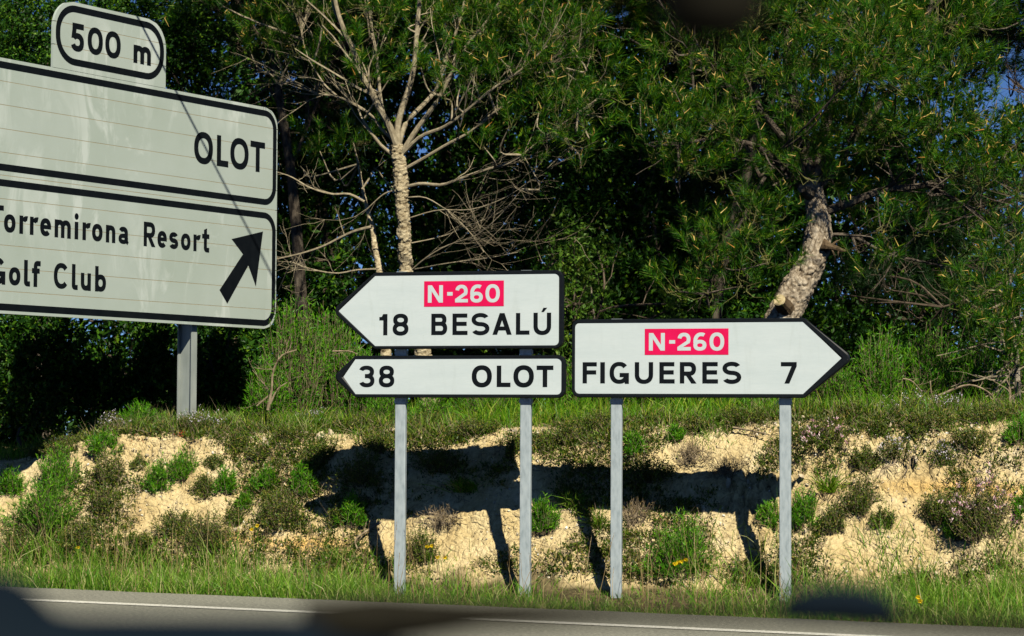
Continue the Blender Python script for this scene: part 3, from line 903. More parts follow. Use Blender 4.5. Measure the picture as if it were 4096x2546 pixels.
# ------------------------------------------------------------------ overhead cable whose shadow crosses the large sign
axb = np.array([math.cos(BIGROT), math.sin(BIGROT), 0])
pa = bp + axb * (-.551 * BS) + np.array([0, 0, 2.885 * BS]); pb_ = bp + axb * (1.043 * BS) + np.array([0, 0, 1.117 * BS])
ca = pa + TO_SUN * 2.2; cb = pb_ + TO_SUN * 4.95
dirc = unit(cb - ca); dirc[2] = 0
pe0 = ca - dirc * 12; pe1 = cb + dirc * 13
tline = np.linspace(0, 1, 60)
line = pe0[None] * (1 - tline)[:, None] + pe1[None] * tline[:, None]
zl = np.interp(np.linspace(0, 1, 60), [0, .44, .5, 1], [ca[2] + .15, ca[2], cb[2], cb[2] + .25])
line[:, 2] = np.convolve(np.pad(zl, 3, mode='edge'), np.ones(7) / 7, mode='valid')
v, f = tubes(line[None], np.full((1, 60), .011), 8)
me = make_mesh("overhead_cable", v, [f], M["cable"], smooth=True)
tag(link("overhead_cable", me), "black overhead cable passing above the large sign", "cable")
for k_, pe in enumerate((pe0, pe1)):
    zb = min(gz(pe[0], pe[1]), 1.2)
    r_ = empty("utility_pole", (pe[0], pe[1], zb), ["wooden utility pole at the far left end of the cable", "wooden utility pole at the far right end of the cable"][k_], "pole", "poles of the overhead cable")
    P = np.array([[[0, 0, -.5], [0, 0, 2], [0, 0, 4], [0, 0, line[0 if k_ == 0 else -1][2] - zb + .35]]], float)
    v, f = tubes(P, np.array([[.13, .12, .11, .095]]), 14)
    link("shaft", make_mesh("shaft", v, [f], M["pole"], smooth=True), r_)
    g = Geo(); zt = P[0, -1, 2] - .33; g.box((-.5, -.16, zt - .12), (.5, -.08, zt - .02)); g.obj("crossarm", M["pole"], r_)
# ------------------------------------------------------------------ plants: placement helpers
def hit(px, py, y0=15.0, y1=21.0):
    """where the sight line through a photograph pixel meets the ground"""
    Y = np.arange(y0, y1, .01)
    d = FWD * FPX + RGT * (px * K - 2048.0) - UPV * (py * K - 1273.0)
    P = CAM[None] + d[None] * (Y / d[1])[:, None]
    below = P[:, 2] <= base_height(P[:, 0], P[:, 1])
    i = int(np.argmax(below)) if below.any() else len(Y) - 1
    p = P[i].copy(); p[2] = gz(p[0], p[1])
    return p


MPP = 1.0 / (FPX / K)      # metres per photograph pixel and metre of depth


def walk(S, D, L, npts, jit, up, r):
    """N wandering polylines (N,npts,3)"""
    N = len(S); P = [S]; d = unit(D)
    for k in range(npts - 1):
        d = unit(d + r.normal(size=(N, 3)) * jit + np.array([0, 0, up]))
        P.append(P[-1] + d * (L / (npts - 1))[:, None])
    return np.stack(P, 1)


def frames(d, r):
    z = unit(d); x = unit(np.cross(z, r.normal(size=z.shape))); y = np.cross(z, x)
    return np.stack([x, y, z], -1)


def scatter(var, base, dirs, scale, r, geo):
    """place copies of local shapes (verts, faces) along +Z into one mesh"""
    pick = r.integers(0, len(var), len(base)); F = frames(dirs, r)
    for k, (v, f) in enumerate(var):
        m = pick == k
        if not m.any() or len(f) == 0: continue
        vv = np.einsum('nij,kj->nki', F[m], v) * scale[m][:, None, None] + base[m][:, None, :]
        ff = f[None] + (np.arange(m.sum()) * len(v))[:, None, None]
        geo.add(vv.reshape(-1, 3), ff.reshape(-1, f.shape[1]))


# ---- pine shoots
NEEDLES, CANDLES = [], []
for k in range(6):
    r = rng(100 + k); n = 76
    t = r.uniform(.05, 1, n)**.5; ax = np.stack([.012 * np.sin(t * 3 + k), .012 * np.cos(t * 2), .24 * t], -1)
    phi = r.uniform(0, 2 * math.pi, n); th = np.radians(r.uniform(26, 74, n) - 12 * t)
    d = np.stack([np.sin(th) * np.cos(phi), np.sin(th) * np.sin(phi), np.cos(th)], -1)
    NEEDLES.append(ribbons(ax, d, r.uniform(.075, .115, n), r.uniform(.0038, .0056, n), np.array([0, 0, -.03]), NEEDLE, r))
    nc = [0, 1, 0, 1, 2, 0][k]
    if nc:
        b0 = np.array([[.012 * math.sin(3 + k), .012 * math.cos(2), .235]] * nc)
        P = np.stack([b0, b0 + np.concatenate([r.normal(size=(nc, 2)) * .010, np.full((nc, 1), .035)], 1), b0 + np.concatenate([r.normal(size=(nc, 2)) * .018, r.uniform(.05, .07, (nc, 1))], 1)], 1)
        CANDLES.append(tubes(P, np.tile([[.0040, .0045, .0012]], (nc, 1)), 4))
    else: CANDLES.append((np.zeros((1, 3)), np.zeros((0, 4), int)))

# ---- broad-leaf sprays
SPRAYS = []
for k in range(5):
    r = rng(200 + k); n = 11
    t = r.uniform(.05, 1, n); ax = np.stack([.02 * np.sin(t * 4 + k), .02 * np.cos(t * 3 + k), .22 * t], -1)
    phi = r.uniform(0, 2 * math.pi, n); th = np.radians(r.uniform(30, 85, n))
    d = np.stack([np.sin(th) * np.cos(phi), np.sin(th) * np.sin(phi), np.cos(th)], -1)
    SPRAYS.append(ribbons(ax, d, r.uniform(.038, .064, n), r.uniform(.021, .032, n), r.normal(size=(n, 3)) * .15, "diamond", r))


class Wood:
    def __init__(s): s.g = Geo()
    def limb(s, pts, rad, sides=7, n=None):
        n = n or max(6, len(pts) * 3)
        P = resample(pts, n); R = np.interp(np.linspace(0, 1, n), np.linspace(0, 1, len(rad)), rad)
        v, f = tubes(P[None], R[None], sides); s.g.add(v, f)
        return P, R
    def twigs(s, P, R, count, L, r, lo=.2, spread=.8, up=.05, follow=.8, sub=3, minr=.0016, bias=(0, 0, 0), jit=.15):
        """two generations of thin twigs on a limb; returns all tips"""
        t = r.uniform(lo, .98, count) * (len(P) - 1); i = t.astype(int); fr = (t - i)[:, None]
        S = P[i] * (1 - fr) + P[np.minimum(i + 1, len(P) - 1)] * fr
        T = unit(P[np.minimum(i + 1, len(P) - 1)] - P[i])
        D = T * follow + r.normal(size=(count, 3)) * spread + np.array(bias)
        LL = r.uniform(L[0], L[1], count)
        W = walk(S, D, LL, 6, jit, up, r)
        r0 = np.clip(R[i] * .45, minr * 1.2, .012)[:, None]
        s.g.add(*tubes(W, np.maximum(r0 * np.linspace(1, .3, 6)[None], minr * .6), 3))
        tips = [W[:, -1]]
        if sub:
            S2 = []; D2 = []; L2 = []
            for k in range(sub):
                j = r.integers(1, 5, count)
                S2.append(W[np.arange(count), j]); D2.append(unit(W[np.arange(count), np.minimum(j + 1, 5)] - W[np.arange(count), j]) + r.normal(size=(count, 3)) * .55); L2.append(LL * r.uniform(.3, .65, count))
            W2 = walk(np.concatenate(S2), np.concatenate(D2), np.concatenate(L2), 5, jit * 1.2, up, r)
            s.g.add(*tubes(W2, np.tile(np.linspace(minr, minr * .45, 5), (len(W2), 1)), 3))
            tips.append(W2[:, -1])
        return np.concatenate(tips)


def pine_clumps(clumps, limbs, wood, anchors, r, density, geo_n, geo_c, smin=.75, smax=1.15, sunward=.45):
    """tufted foliage: a limb from the nearest anchor to each clump, side twigs, then shoots"""
    anchors = np.asarray(anchors)
    for (c, rad) in clumps:
        c = np.asarray(c, float)
        hi = c[2] > CAM[2] + c[1] * .178 + .35
        a = anchors[np.argmin(np.linalg.norm((anchors - c) * np.array([1, 1, .8]) + np.array([0, 0, .1]), axis=1))]
        mid = (a + c) / 2 + r.normal(size=3) * .08 - np.array([0, 0, .06])
        P, R = limbs.limb([a, mid, c], [.011, .008, .005], 5, 8)
        n = max(5, int(density * (rad / .28)**2.2 * (.22 if hi else 1)))
        p = r.normal(size=(n, 3)); p = unit(p) * (r.uniform(.1, 1, n)**.5)[:, None] * np.array([1, .9, .8])
        base = c + p * rad
        d = unit(p) * .75 + np.array([0, 0, .75]) + r.normal(size=(n, 3)) * .42 + TO_SUN * sunward
        st = c + p * rad * .15 + r.normal(size=(n, 3)) * .02
        m_ = (st + base) / 2 + r.normal(size=(n, 3)) * .03
        d = unit(d)
        wood.g.add(*tubes(np.stack([st, base, base + d * .20], 1), np.tile([.0042, .0030, .0016], (n, 1)), 3))
        sc = r.uniform(smin, smax, n) * (2.1 if hi else 1)
        k0 = r.integers(0, 1 << 30)
        scatter(NEEDLES, base, d, sc, rng(k0), geo_n)
        if geo_c is not None: scatter(CANDLES, base, d, sc, rng(k0), geo_c)


def bark_trunk(pts, rad, sides, n, seed, amp, cells=(26, 30)):
    """tapered trunk with plates of bark standing proud"""
    P = resample(pts, n); R = np.interp(np.linspace(0, 1, n), np.linspace(0, 1, len(rad)), rad)
    v, f = tubes(P[None], R[None], sides)
    v = v.reshape(n, sides, 3); c = P[:, None, :]
    ln = np.concatenate([[0], np.cumsum(np.linalg.norm(np.diff(P, axis=0), axis=1))])[:, None] + np.zeros((1, sides))
    an = np.arange(sides)[None, :] / sides + np.zeros((n, 1))
    s_ = an * 2 * math.pi * R.mean()
    x = np.cos(an * 2 * math.pi) * 3 + s_ * 0; 
    kx = round(2 * math.pi * R.mean() * cells[0]); wx = an * kx + .9 * fbm(an * 7, ln * 6, seed, 3); wy = ln * cells[1] + 1.6 * fbm(an * 5, ln * 5, seed + 3, 3)
    f1, f2, cid = worley(wx, wy, seed)
    h1, h2, hid = worley(wx * .47 + 3, wy * .38, seed + 9)
    k = amp * (.7 * (sstep(0, .35, f2 - f1) - .6) + .9 * (cid - .5) + 1.1 * (hid - .5) + .5 * sstep(0, .25, h2 - h1) - .3 + .5 * fbm(an * 60, ln * 50, seed + 2, 2)) + R[:, None] * .10 * fbm(an * 6, ln * 4, seed + 5, 3)
    dirn = unit(v - c)
    v = v + dirn * k[..., None]
    att = {"plate": np.clip(.5 * sstep(.02, .3, f2 - f1) + .3 * sstep(.0, .2, h2 - h1) + .35 * (cid - .3), 0, 1).ravel()}
    return v.reshape(-1, 3), f, P, R, att


def pxl(pts, Y, dY=0.0):
    """photograph polyline to space; Y may drift along it"""
    n = len(pts)
    return [at(p[0], p[1], Y + dY * i / max(1, n - 1)) for i, p in enumerate(pts)]


# ================================================================== centre pine with bare branches
r = rng(11)
YA = 20.6
sA = YA * MPP
tp = [(1030, 1030), (1004, 838), (978, 720), (965, 640), (960, 560), (956, 500), (952, 430), (948, 385), (942, 345)]
bA = at(1030, 1012, YA); bA[2] = gz(bA[0], bA[1])
pineA = empty("pine_tree", bA, "pine with pale flaking trunk and many bare branches rising behind the left arrow boards", "tree")
v, f, PA, RA_, att = bark_trunk(pxl(tp, YA), np.array([25, 23, 20, 18, 17, 16, 15, 16.5, 14]) * sA, 40, 320, 5, .010, (16, 40))
link("trunk", make_mesh("trunk", v - bA, [f], M["bark_pale"], smooth=True, attrs=att), pineA)
W = Wood()
anch = []
brA = [([(943, 350), (925, 300), (903, 262), (880, 215), (862, 185), (840, 120), (822, 85), (800, 20), (785, -70)], 10.5, 5, -.3, 14),
       ([(945, 352), (945, 300), (958, 250), (972, 210), (985, 150), (990, 80), (997, 0), (1002, -100)], 9.5, 4.5, .1, 14),
       ([(946, 350), (965, 292), (1000, 255), (1035, 215), (1050, 165), (1075, 100), (1095, 40), (1112, -40)], 7.5, 3, .4, 12),
       ([(950, 372), (985, 315), (1012, 278), (1042, 235), (1070, 180), (1100, 120), (1150, 60), (1190, 0)], 8, 3, -.2, 14),
       ([(955, 368), (1000, 325), (1050, 305), (1082, 285), (1130, 245), (1180, 205), (1240, 165), (1300, 110)], 6.5, 2.2, -.7, 22),
       ([(962, 402), (1010, 375), (1060, 345), (1120, 312), (1170, 270), (1240, 225), (1330, 160)], 5.5, 1.8, -.5, 24),
       ([(964, 445), (1000, 437), (1050, 440), (1092, 425), (1150, 405), (1215, 385), (1270, 345), (1330, 300), (1372, 270)], 5.2, 1.8, -.6, 24),
       ([(938, 338), (905, 305), (885, 278), (850, 252), (800, 230), (750, 222), (700, 198), (668, 185)], 4.6, 1.8, .8, 22),
       ([(938, 372), (905, 345), (880, 312), (862, 285), (852, 260)], 5, 3.5, .2, 5),
       ([(918, 300), (905, 240), (900, 190), (893, 120), (882, 60), (872, -20)], 5.5, 3, .3, 12),
       ([(800, 228), (770, 200), (740, 150), (722, 110), (715, 70)], 3.0, 1.5, .7, 12),
       ([(968, 520), (1040, 500), (1120, 498), (1200, 470), (1260, 430)], 2.0, .9, -.5, 10),
       ([(975, 645), (1010, 615), (1060, 585), (1130, 560), (1190, 510), (1240, 450)], 2.4, .9, -.6, 12),
       ([(968, 580), (1050, 562), (1130, 530), (1200, 500)], 1.8, .8, .3, 10),
       ([(962, 470), (1010, 470), (1060, 500), (1110, 545), (1150, 600)], 2.0, .9, -.3, 14),
       ([(985, 640), (1070, 625), (1150, 615), (1230, 600)], 1.8, .8, -.2, 9),
       ([(950, 450), (915, 460), (885, 485), (860, 510)], 2.4, 1.2, .1, 6)]
for (pl, r0, r1, dy, nt) in brA:
    P, R = W.limb(pxl(pl, YA, dy), np.array([r0, (r0 + r1) / 2, r1]) * sA * .86, 8)
    anch.append(P)
    W.twigs(P, R, int(nt * .58), (.25, .85), r, lo=.25, spread=.36, up=.05, follow=1.0, sub=4)
W.twigs(anch[6], np.full(len(anch[6]), .006), 7, (.4, 1.1), r, lo=.1, spread=.26, up=.03, follow=1.1, sub=4, bias=(.3, 0, .1))
W.twigs(anch[12], np.full(len(anch[12]), .006), 6, (.4, 1.1), r, lo=.05, spread=.28, up=.04, follow=1.0, sub=4, bias=(.3, 0, .1))
gn, gc = Geo(), Geo()
clA = [(640, 75, 60, .8), (700, 125, 60, .7), (620, 150, 42, .8), (755, 188, 45, .5), (590, 110, 45, .9), (905, 55, 55, .1), (855, 135, 38, -.2), (950, 105, 48, .2), (1015, 50, 55, .2), (1075, 150, 42, -.2),
       (1150, 85, 72, -.2), (1250, 55, 80, -.3), (1340, 95, 75, -.5), (1235, 175, 62, -.5), (1320, 190, 72, -.6), (1405, 130, 62, -.4), (1335, 305, 55, -.7), (1375, 235, 55, -.6), (1245, 372, 24, -.7),
       (1400, 330, 42, -.7), (1180, 130, 45, -.3), (1290, 120, 60, -.5), (870, 20, 50, 0), (770, 30, 60, .2), (700, 20, 60, .2), (1060, 60, 45, 0), (1440, 200, 50, -.3), (1130, 20, 60, 0), (880, 190, 25, -.3), (1095, 200, 22, -.3), (1180, 230, 42, -.5), (1120, 175, 36, -.4), (1280, 268, 46, -.6), (1210, 300, 34, -.6), (1060, 235, 26, -.3), (1000, 160, 32, -.2), (930, 180, 28, -.2), (840, 205, 28, -.1), (1150, 350, 24, -.5), (780, 130, 36, .4), (1440, 280, 40, -.4), (1380, 400, 30, -.5)]
clA = [(at(x, y, YA + dy), rr * sA) for (x, y, rr, dy) in clA]
rr_ = rng(12)
for k in range(46):      # the crown above the picture
    z = rr_.uniform(5.0, 7.6); x = rr_.uniform(-2.9, .8); y = 20.4 + (z - 5) * .15 + rr_.uniform(-.1, 3.0)
    clA.append((np.array([x, y, z]), rr_.uniform(.34, .5)))
CT = Wood(); pine_clumps(clA, W, CT, np.concatenate(anch), r, 34, gn, gc)
W.g.obj("branches", M["twig"], pineA, off=bA); tag(CT.g.obj("crown_twigs", M["twig_green"], pineA, off=bA), kind="stuff")
tag(gn.obj("crown", M["needle"], pineA, off=bA), kind="stuff"); tag(gc.obj("bud_tips", M["candle"], pineA, off=bA), kind="stuff")

# ---- slender tree at its left
r = rng(21)
YB = 20.9; sB = YB * MPP
bB = at(916, 1010, YB); bB[2] = gz(bB[0], bB[1])
treeB = empty("slender_pine_tree", bB, "slender pale-barked tree leaning just left of the bare-branched pine", "tree")
v, f, P, R, att = bark_trunk(pxl([(925, 1030), (915, 800), (908, 690), (900, 630), (890, 580), (886, 545), (874, 505), (866, 470), (858, 430), (852, 390)], YB, .5), np.array([18, 17, 16, 15, 13, 11, 8.5, 6, 4, 2.5]) * sB * .9, 24, 220, 15, .005, (18, 40))
link("trunk", make_mesh("trunk", v - bB, [f], M["bark_pale"], smooth=True, attrs=att), treeB)
W = Wood(); an = [P]
for (pl, r0, r1, dy, nt) in [([(884, 540), (850, 548), (820, 560), (770, 585), (720, 602), (660, 616), (630, 625)], 4.5, 1.6, .5, 16), ([(866, 480), (830, 462), (790, 462), (740, 448), (690, 420), (660, 410)], 3.4, 1.3, .2, 12),
                             ([(895, 640), (850, 642), (800, 650), (740, 640), (690, 622)], 2.6, 1.2, .3, 14), ([(860, 450), (880, 420), (890, 400), (925, 440), (945, 450)], 2.6, 1.3, .1, 5),
                             ([(700, 610), (680, 650), (662, 690)], 1.6, .8, .3, 8)]:
    P2, R2 = W.limb(pxl(pl, YB, dy), np.array([r0, r1]) * sB, 7); an.append(P2)
    W.twigs(P2, R2, int(nt * .55), (.15, .5), r, spread=.45, sub=3)
gn = Geo()
clB = [(at(x, y, YB + dy), q * sB) for (x, y, q, dy) in [(760, 360, 40, 1.1), (800, 400, 36, 1.2), (840, 340, 44, 1.0), (720, 400, 36, 1.2)]]
CT = Wood(); pine_clumps(clB, W, CT, np.concatenate(an), r, 26, gn, None)
W.g.obj("branches", M["twig"], treeB, off=bB); tag(CT.g.obj("crown_twigs", M["twig_green"], treeB, off=bB), kind="stuff")
tag(gn.obj("crown", M["needle"], treeB, off=bB), kind="stuff")

# ================================================================== leaning pine at the right
r = rng(31)
YC = 20.0; sC = YC * MPP
tp = [(1765, 1030), (1795, 900), (1828, 815), (1860, 750), (1890, 692), (1922, 635), (1940, 588), (1946, 545), (1940, 500), (1932, 455), (1926, 420)]
bC = at(1770, 1010, YC); bC[2] = gz(bC[0], bC[1])
pineC = empty("pine_tree", bC, "big pine with thick plated trunk leaning right above the Figueres sign", "tree")
v, f, P, R, att = bark_trunk(pxl(tp, YC), np.array([50, 44, 42, 40, 39, 38, 36, 32, 30, 26, 20]) * sC, 80, 280, 25, .011, (24, 17))
link("trunk", make_mesh("trunk", v - bC, [f], M["bark"], smooth=True, attrs=att), pineC)
# sawn stub and dead stump of a branch
W = Wood()
c0 = at(1870, 738, YC - .06); c1 = at(1852, 714, YC - .24)
st = Wood(); st.limb([c0, (c0 + c1) / 2, c1], [.085, .066, .052], 14, 8)
stub = st.g.obj("branch_stub", M["bark"], pineC, off=bC)
dn = unit(c1 - c0); ux = unit(np.cross(dn, [0, 0, 1])); uy = np.cross(dn, ux); g = Geo()
g.poly([c1 + dn * .003 + ux * .051 * math.cos(q) + uy * .051 * math.sin(q) for q in np.linspace(0, 2 * math.pi, 18, endpoint=False)])
g.obj("sawn_face", M["cutwood"], stub, off=bC)
c0 = at(1925, 462, YC - .05); c1 = at(1905, 448, YC - .24)
st = Wood(); st.limb([c0, (c0 + c1) / 2, c1], [.055, .045, .036], 12, 6)
dn = unit(c1 - c0); ux = unit(np.cross(dn, [0, 0, 1])); uy = np.cross(dn, ux)
st.g.poly([c1 + dn * .002 + ux * .036 * math.cos(q) + uy * .036 * math.sin(q) for q in np.linspace(0, 2 * math.pi, 12, endpoint=False)])
st.g.obj("branch_stub", M["bark_limb"], pineC, off=bC)
st = Wood(); P9, R9 = st.limb(pxl([(1955, 582), (1985, 590), (2008, 597), (2022, 594)], YC - .1, -.1), [.055, .026, .016, .008], 9, 12)
st.twigs(P9, R9, 6, (.08, .2), r, spread=.4, sub=1); st.g.obj("branch_stub", M["bark"], pineC, off=bC)
anch = []
W2 = Wood()
brC = [([(1927, 440), (1915, 380), (1905, 300), (1880, 200), (1870, 100), (1860, -60)], 16, 6, .5), ([(1930, 440), (1950, 380), (1962, 300), (1990, 200), (2010, 100), (2030, -60)], 15, 6, .3),
       ([(1934, 450), (1990, 392), (2032, 320), (2090, 250), (2150, 150), (2200, 40)], 13, 5, .2), ([(1955, 505), (2030, 478), (2100, 452), (2200, 440), (2300, 402), (2400, 380)], 11, 4, .1),
       ([(1922, 462), (1885, 428), (1845, 382), (1790, 345), (1700, 330), (1610, 345)], 9, 3, -.4), ([(1918, 430), (1862, 330), (1800, 260), (1720, 195), (1640, 130)], 10, 4, .1),
       ([(1845, 382), (1800, 450), (1745, 560), (1700, 650), (1680, 700)], 5, 2.2, -.3), ([(1955, 560), (2020, 560), (2100, 600), (2180, 620), (2280, 640)], 5, 2, .4), ([(2200, 440), (2280, 480), (2360, 540), (2420, 600)], 5, 2, -.1)]
for (pl, r0, r1, dy) in brC:
    P, R = W2.limb(pxl(pl, YC, dy), np.array([r0, (r0 + r1) / 2, r1]) * sC, 9); anch.append(P)
    W2.twigs(P, R, 14, (.25, .7), r, spread=.6, sub=3)
for pl in [[(1800, 468), (1775, 500), (1768, 545), (1745, 590)], [(2085, 470), (2092, 540), (2105, 590), (2098, 640)], [(2100, 560), (2125, 600), (2105, 650), (2075, 690)], [(1905, 770), (1930, 800), (1950, 820)], [(1815, 470), (1790, 530), (1800, 600)]]:
    P, R = W2.limb(pxl(pl, YC - .25), np.array([2, 1]) * sC, 5); W2.twigs(P, R, 7, (.08, .3), r, spread=.5, up=-.03, sub=2)
gn, gc = Geo(), Geo()
clC = [(1555, 300, 60, -.3), (1620, 325, 80, -.4), (1700, 300, 80, -.4), (1650, 400, 70, -.4), (1755, 350, 58, -.4), (1600, 420, 50, -.3), (1560, 370, 45, -.2), (1720, 420, 50, -.3),
       (1832, 520, 58, -.5), (1765, 560, 58, -.5), (1700, 600, 55, -.4), (1825, 625, 55, -.5), (1765, 680, 58, -.5), (1660, 640, 48, -.3), (1690, 705, 48, -.3), (1640, 560, 38, -.2), (1610, 690, 40, -.3),
       (1600, 120, 70, .1), (1700, 150, 80, 0), (1800, 60, 90, 0), (1900, 40, 100, 0), (1820, 165, 80, -.2), (1930, 150, 90, -.2), (2030, 60, 105, -.1), (2130, 80, 100, -.1), (2240, 60, 95, 0), (2330, 50, 70, .2), (2050, 180, 90, -.3),
       (2160, 190, 90, -.3), (2265, 180, 78, -.2), (2000, 285, 70, -.4), (2110, 300, 80, -.4), (2220, 290, 80, -.3), (2320, 280, 70, -.2), (2385, 350, 70, -.2), (2200, 380, 58, -.3), (2255, 420, 60, -.3), (2335, 440, 70, -.3), (2420, 450, 60, -.2),
       (2090, 555, 46, -.4), (2065, 640, 46, -.4), (2420, 560, 60, -.2), (2385, 625, 55, -.3), (2180, 560, 40, -.2), (1690, 60, 70, .2), (1580, 210, 50, 0), (1520, 240, 45, 0), (1880, 250, 45, -.3), (1780, 230, 50, -.2), (2300, 350, 45, -.2), (2080, 390, 40, -.2), (2310, 540, 40, .1), (2250, 620, 36, .2), (1905, 335, 42, -.1), (1950, 250, 55, -.2), (1985, 350, 40, .1), (2035, 425, 36, .2), (1870, 395, 30, .1), (1955, 410, 30, .3), (2040, 165, 62, -1.0), (2090, 140, 62, -1.0), (2000, 190, 52, -.9), (2060, 80, 62, -1.0), (2130, 210, 50, -.9), (1890, 392, 34, -.3), (1940, 378, 38, -.35), (1975, 425, 30, -.2), (1990, 312, 48, -.4), (1915, 320, 46, -.4), (1860, 440, 30, -.3), (1930, 430, 30, -.45), (1900, 360, 34, -.45), (1960, 350, 36, -.5), (2010, 500, 34, .5), (2130, 500, 36, .4), (2040, 560, 30, .6)]
clC = [(at(x, y, YC + dy), q * sC * .9) for (x, y, q, dy) in clC]
rr_ = rng(32)
for k in range(64):
    z = rr_.uniform(4.9, 7.8); x = rr_.uniform(.6, 5.2); y = 19.9 + (z - 5) * .2 + rr_.uniform(-.1, 3.6)
    clC.append((np.array([x, y, z]), rr_.uniform(.34, .5)))
CT = Wood(); pine_clumps(clC, W2, CT, np.concatenate(anch), r, 36, gn, gc)
W2.g.obj("branches", M["bark_dark"], pineC, off=bC); tag(CT.g.obj("crown_twigs", M["twig_green"], pineC, off=bC), kind="stuff")  # crown shade put into the limbs' colour through the dark bark
tag(gn.obj("crown", M["needle"], pineC, off=bC), kind="stuff"); tag(gc.obj("bud_tips", M["candle"], pineC, off=bC), kind="stuff")


# ---- pines farther back
def back_pine(label, trunk, rad, Y, limbs, clumps, seed, dens=30, group=None, above=None):
    r = rng(seed); s = Y * MPP
    b = at(trunk[0][0], trunk[0][1], Y); b[2] = gz(b[0], b[1])
    root = empty("pine_tree", b, label, "tree", group)
    w = Wood(); pts = pxl(trunk, Y); pts[0] = b - np.array([0, 0, .1])
    P, R = w.limb(pts, np.array(rad) * s, 10, 30); w.g.obj("trunk", M["bark_dark"], root, off=b)
    w = Wood(); an = [P[6:]]
    for pl, r0, r1, dy in limbs:
        P2, R2 = w.limb(pxl(pl, Y, dy), np.array([r0, r1]) * s, 6); an.append(P2); w.twigs(P2, R2, 12, (.3, .8), r, spread=.6, sub=3)
    gn = Geo()
    cl = [(at(x, y, Y + dy), q * s) for (x, y, q, dy) in clumps]
    if above:
        x0, x1, y0, y1, z0, z1, n = above
        cl += [(np.array([r.uniform(x0, x1), r.uniform(y0, y1), r.uniform(z0, z1)]), r.uniform(.4, .6)) for _ in range(n)]
    CT = Wood(); pine_clumps(cl, w, CT, np.concatenate(an), r, dens, gn, None, .9, 1.3)
    w.g.obj("branches", M["twig_dark"], root, off=b); tag(CT.g.obj("crown_twigs", M["twig_dark"], root, off=b), kind="stuff")
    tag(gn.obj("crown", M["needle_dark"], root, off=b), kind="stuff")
    return root


r0 = rng(41)
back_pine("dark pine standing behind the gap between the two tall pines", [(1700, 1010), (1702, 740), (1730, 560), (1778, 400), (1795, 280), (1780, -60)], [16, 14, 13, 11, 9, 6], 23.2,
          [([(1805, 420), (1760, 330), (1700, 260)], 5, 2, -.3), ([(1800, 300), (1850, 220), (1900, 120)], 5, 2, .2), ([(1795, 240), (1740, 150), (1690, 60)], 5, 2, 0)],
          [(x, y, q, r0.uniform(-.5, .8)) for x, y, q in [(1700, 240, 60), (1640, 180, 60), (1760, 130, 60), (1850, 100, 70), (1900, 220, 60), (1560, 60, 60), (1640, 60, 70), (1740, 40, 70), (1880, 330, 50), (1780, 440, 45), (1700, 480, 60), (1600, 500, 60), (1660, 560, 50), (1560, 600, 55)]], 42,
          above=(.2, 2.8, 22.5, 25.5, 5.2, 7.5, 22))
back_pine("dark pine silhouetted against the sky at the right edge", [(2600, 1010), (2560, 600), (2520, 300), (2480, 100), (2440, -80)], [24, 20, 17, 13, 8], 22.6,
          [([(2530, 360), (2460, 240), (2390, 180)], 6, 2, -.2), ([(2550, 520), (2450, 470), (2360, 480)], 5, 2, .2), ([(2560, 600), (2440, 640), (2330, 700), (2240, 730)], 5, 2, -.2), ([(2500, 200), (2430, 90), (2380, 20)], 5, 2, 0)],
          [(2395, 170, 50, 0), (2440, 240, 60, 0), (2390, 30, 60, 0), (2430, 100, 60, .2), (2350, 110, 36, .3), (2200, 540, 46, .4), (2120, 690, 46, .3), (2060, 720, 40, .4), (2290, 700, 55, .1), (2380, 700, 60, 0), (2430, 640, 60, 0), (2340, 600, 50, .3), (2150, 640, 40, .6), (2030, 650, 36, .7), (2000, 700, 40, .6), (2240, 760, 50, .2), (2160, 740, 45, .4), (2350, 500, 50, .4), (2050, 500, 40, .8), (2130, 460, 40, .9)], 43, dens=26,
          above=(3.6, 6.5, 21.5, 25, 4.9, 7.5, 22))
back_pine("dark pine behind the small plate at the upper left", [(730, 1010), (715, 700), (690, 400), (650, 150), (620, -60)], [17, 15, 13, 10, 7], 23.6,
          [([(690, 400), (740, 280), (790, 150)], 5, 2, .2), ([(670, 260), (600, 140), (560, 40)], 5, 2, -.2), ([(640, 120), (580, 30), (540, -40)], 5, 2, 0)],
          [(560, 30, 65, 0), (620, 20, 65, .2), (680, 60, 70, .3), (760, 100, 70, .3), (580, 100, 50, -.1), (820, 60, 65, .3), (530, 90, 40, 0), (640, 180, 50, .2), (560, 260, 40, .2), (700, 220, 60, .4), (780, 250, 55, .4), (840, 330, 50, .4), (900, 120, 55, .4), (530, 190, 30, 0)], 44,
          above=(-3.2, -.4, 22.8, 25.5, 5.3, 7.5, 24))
# young pine low at the right edge
r = rng(51)
yY = 19.6; sY = yY * MPP
bY = at(2420, 960, yY); bY[2] = gz(bY[0], bY[1])
yp = empty("young_pine", bY, "young bushy pine with yellow bud tips low at the right edge", "tree")
w = Wood(); P, R = w.limb([bY - [0, 0, .1], at(2415, 850, yY), at(2405, 740, yY), at(2400, 660, yY)], [.03, .024, .016, .008], 8, 14); w.g.obj("trunk", M["bark_smooth"], yp, off=bY)
w = Wood(); gn, gc = Geo(), Geo()
cl = [(at(x, y, yY + dy), q * sY) for (x, y, q, dy) in [(2400, 650, 42, -.1), (2345, 690, 45, -.2), (2425, 720, 45, -.3), (2290, 740, 40, -.2), (2370, 770, 45, -.3), (2430, 810, 42, -.3), (2330, 820, 40, -.2), (2400, 860, 45, -.3), (2280, 700, 34, 0), (2440, 760, 40, -.2)]]
CT = Wood(); pine_clumps(cl, w, CT, P, r, 40, gn, gc)
w.twigs(P, R, 22, (.3, .7), r, spread=.7, up=.0, follow=.2, sub=3)
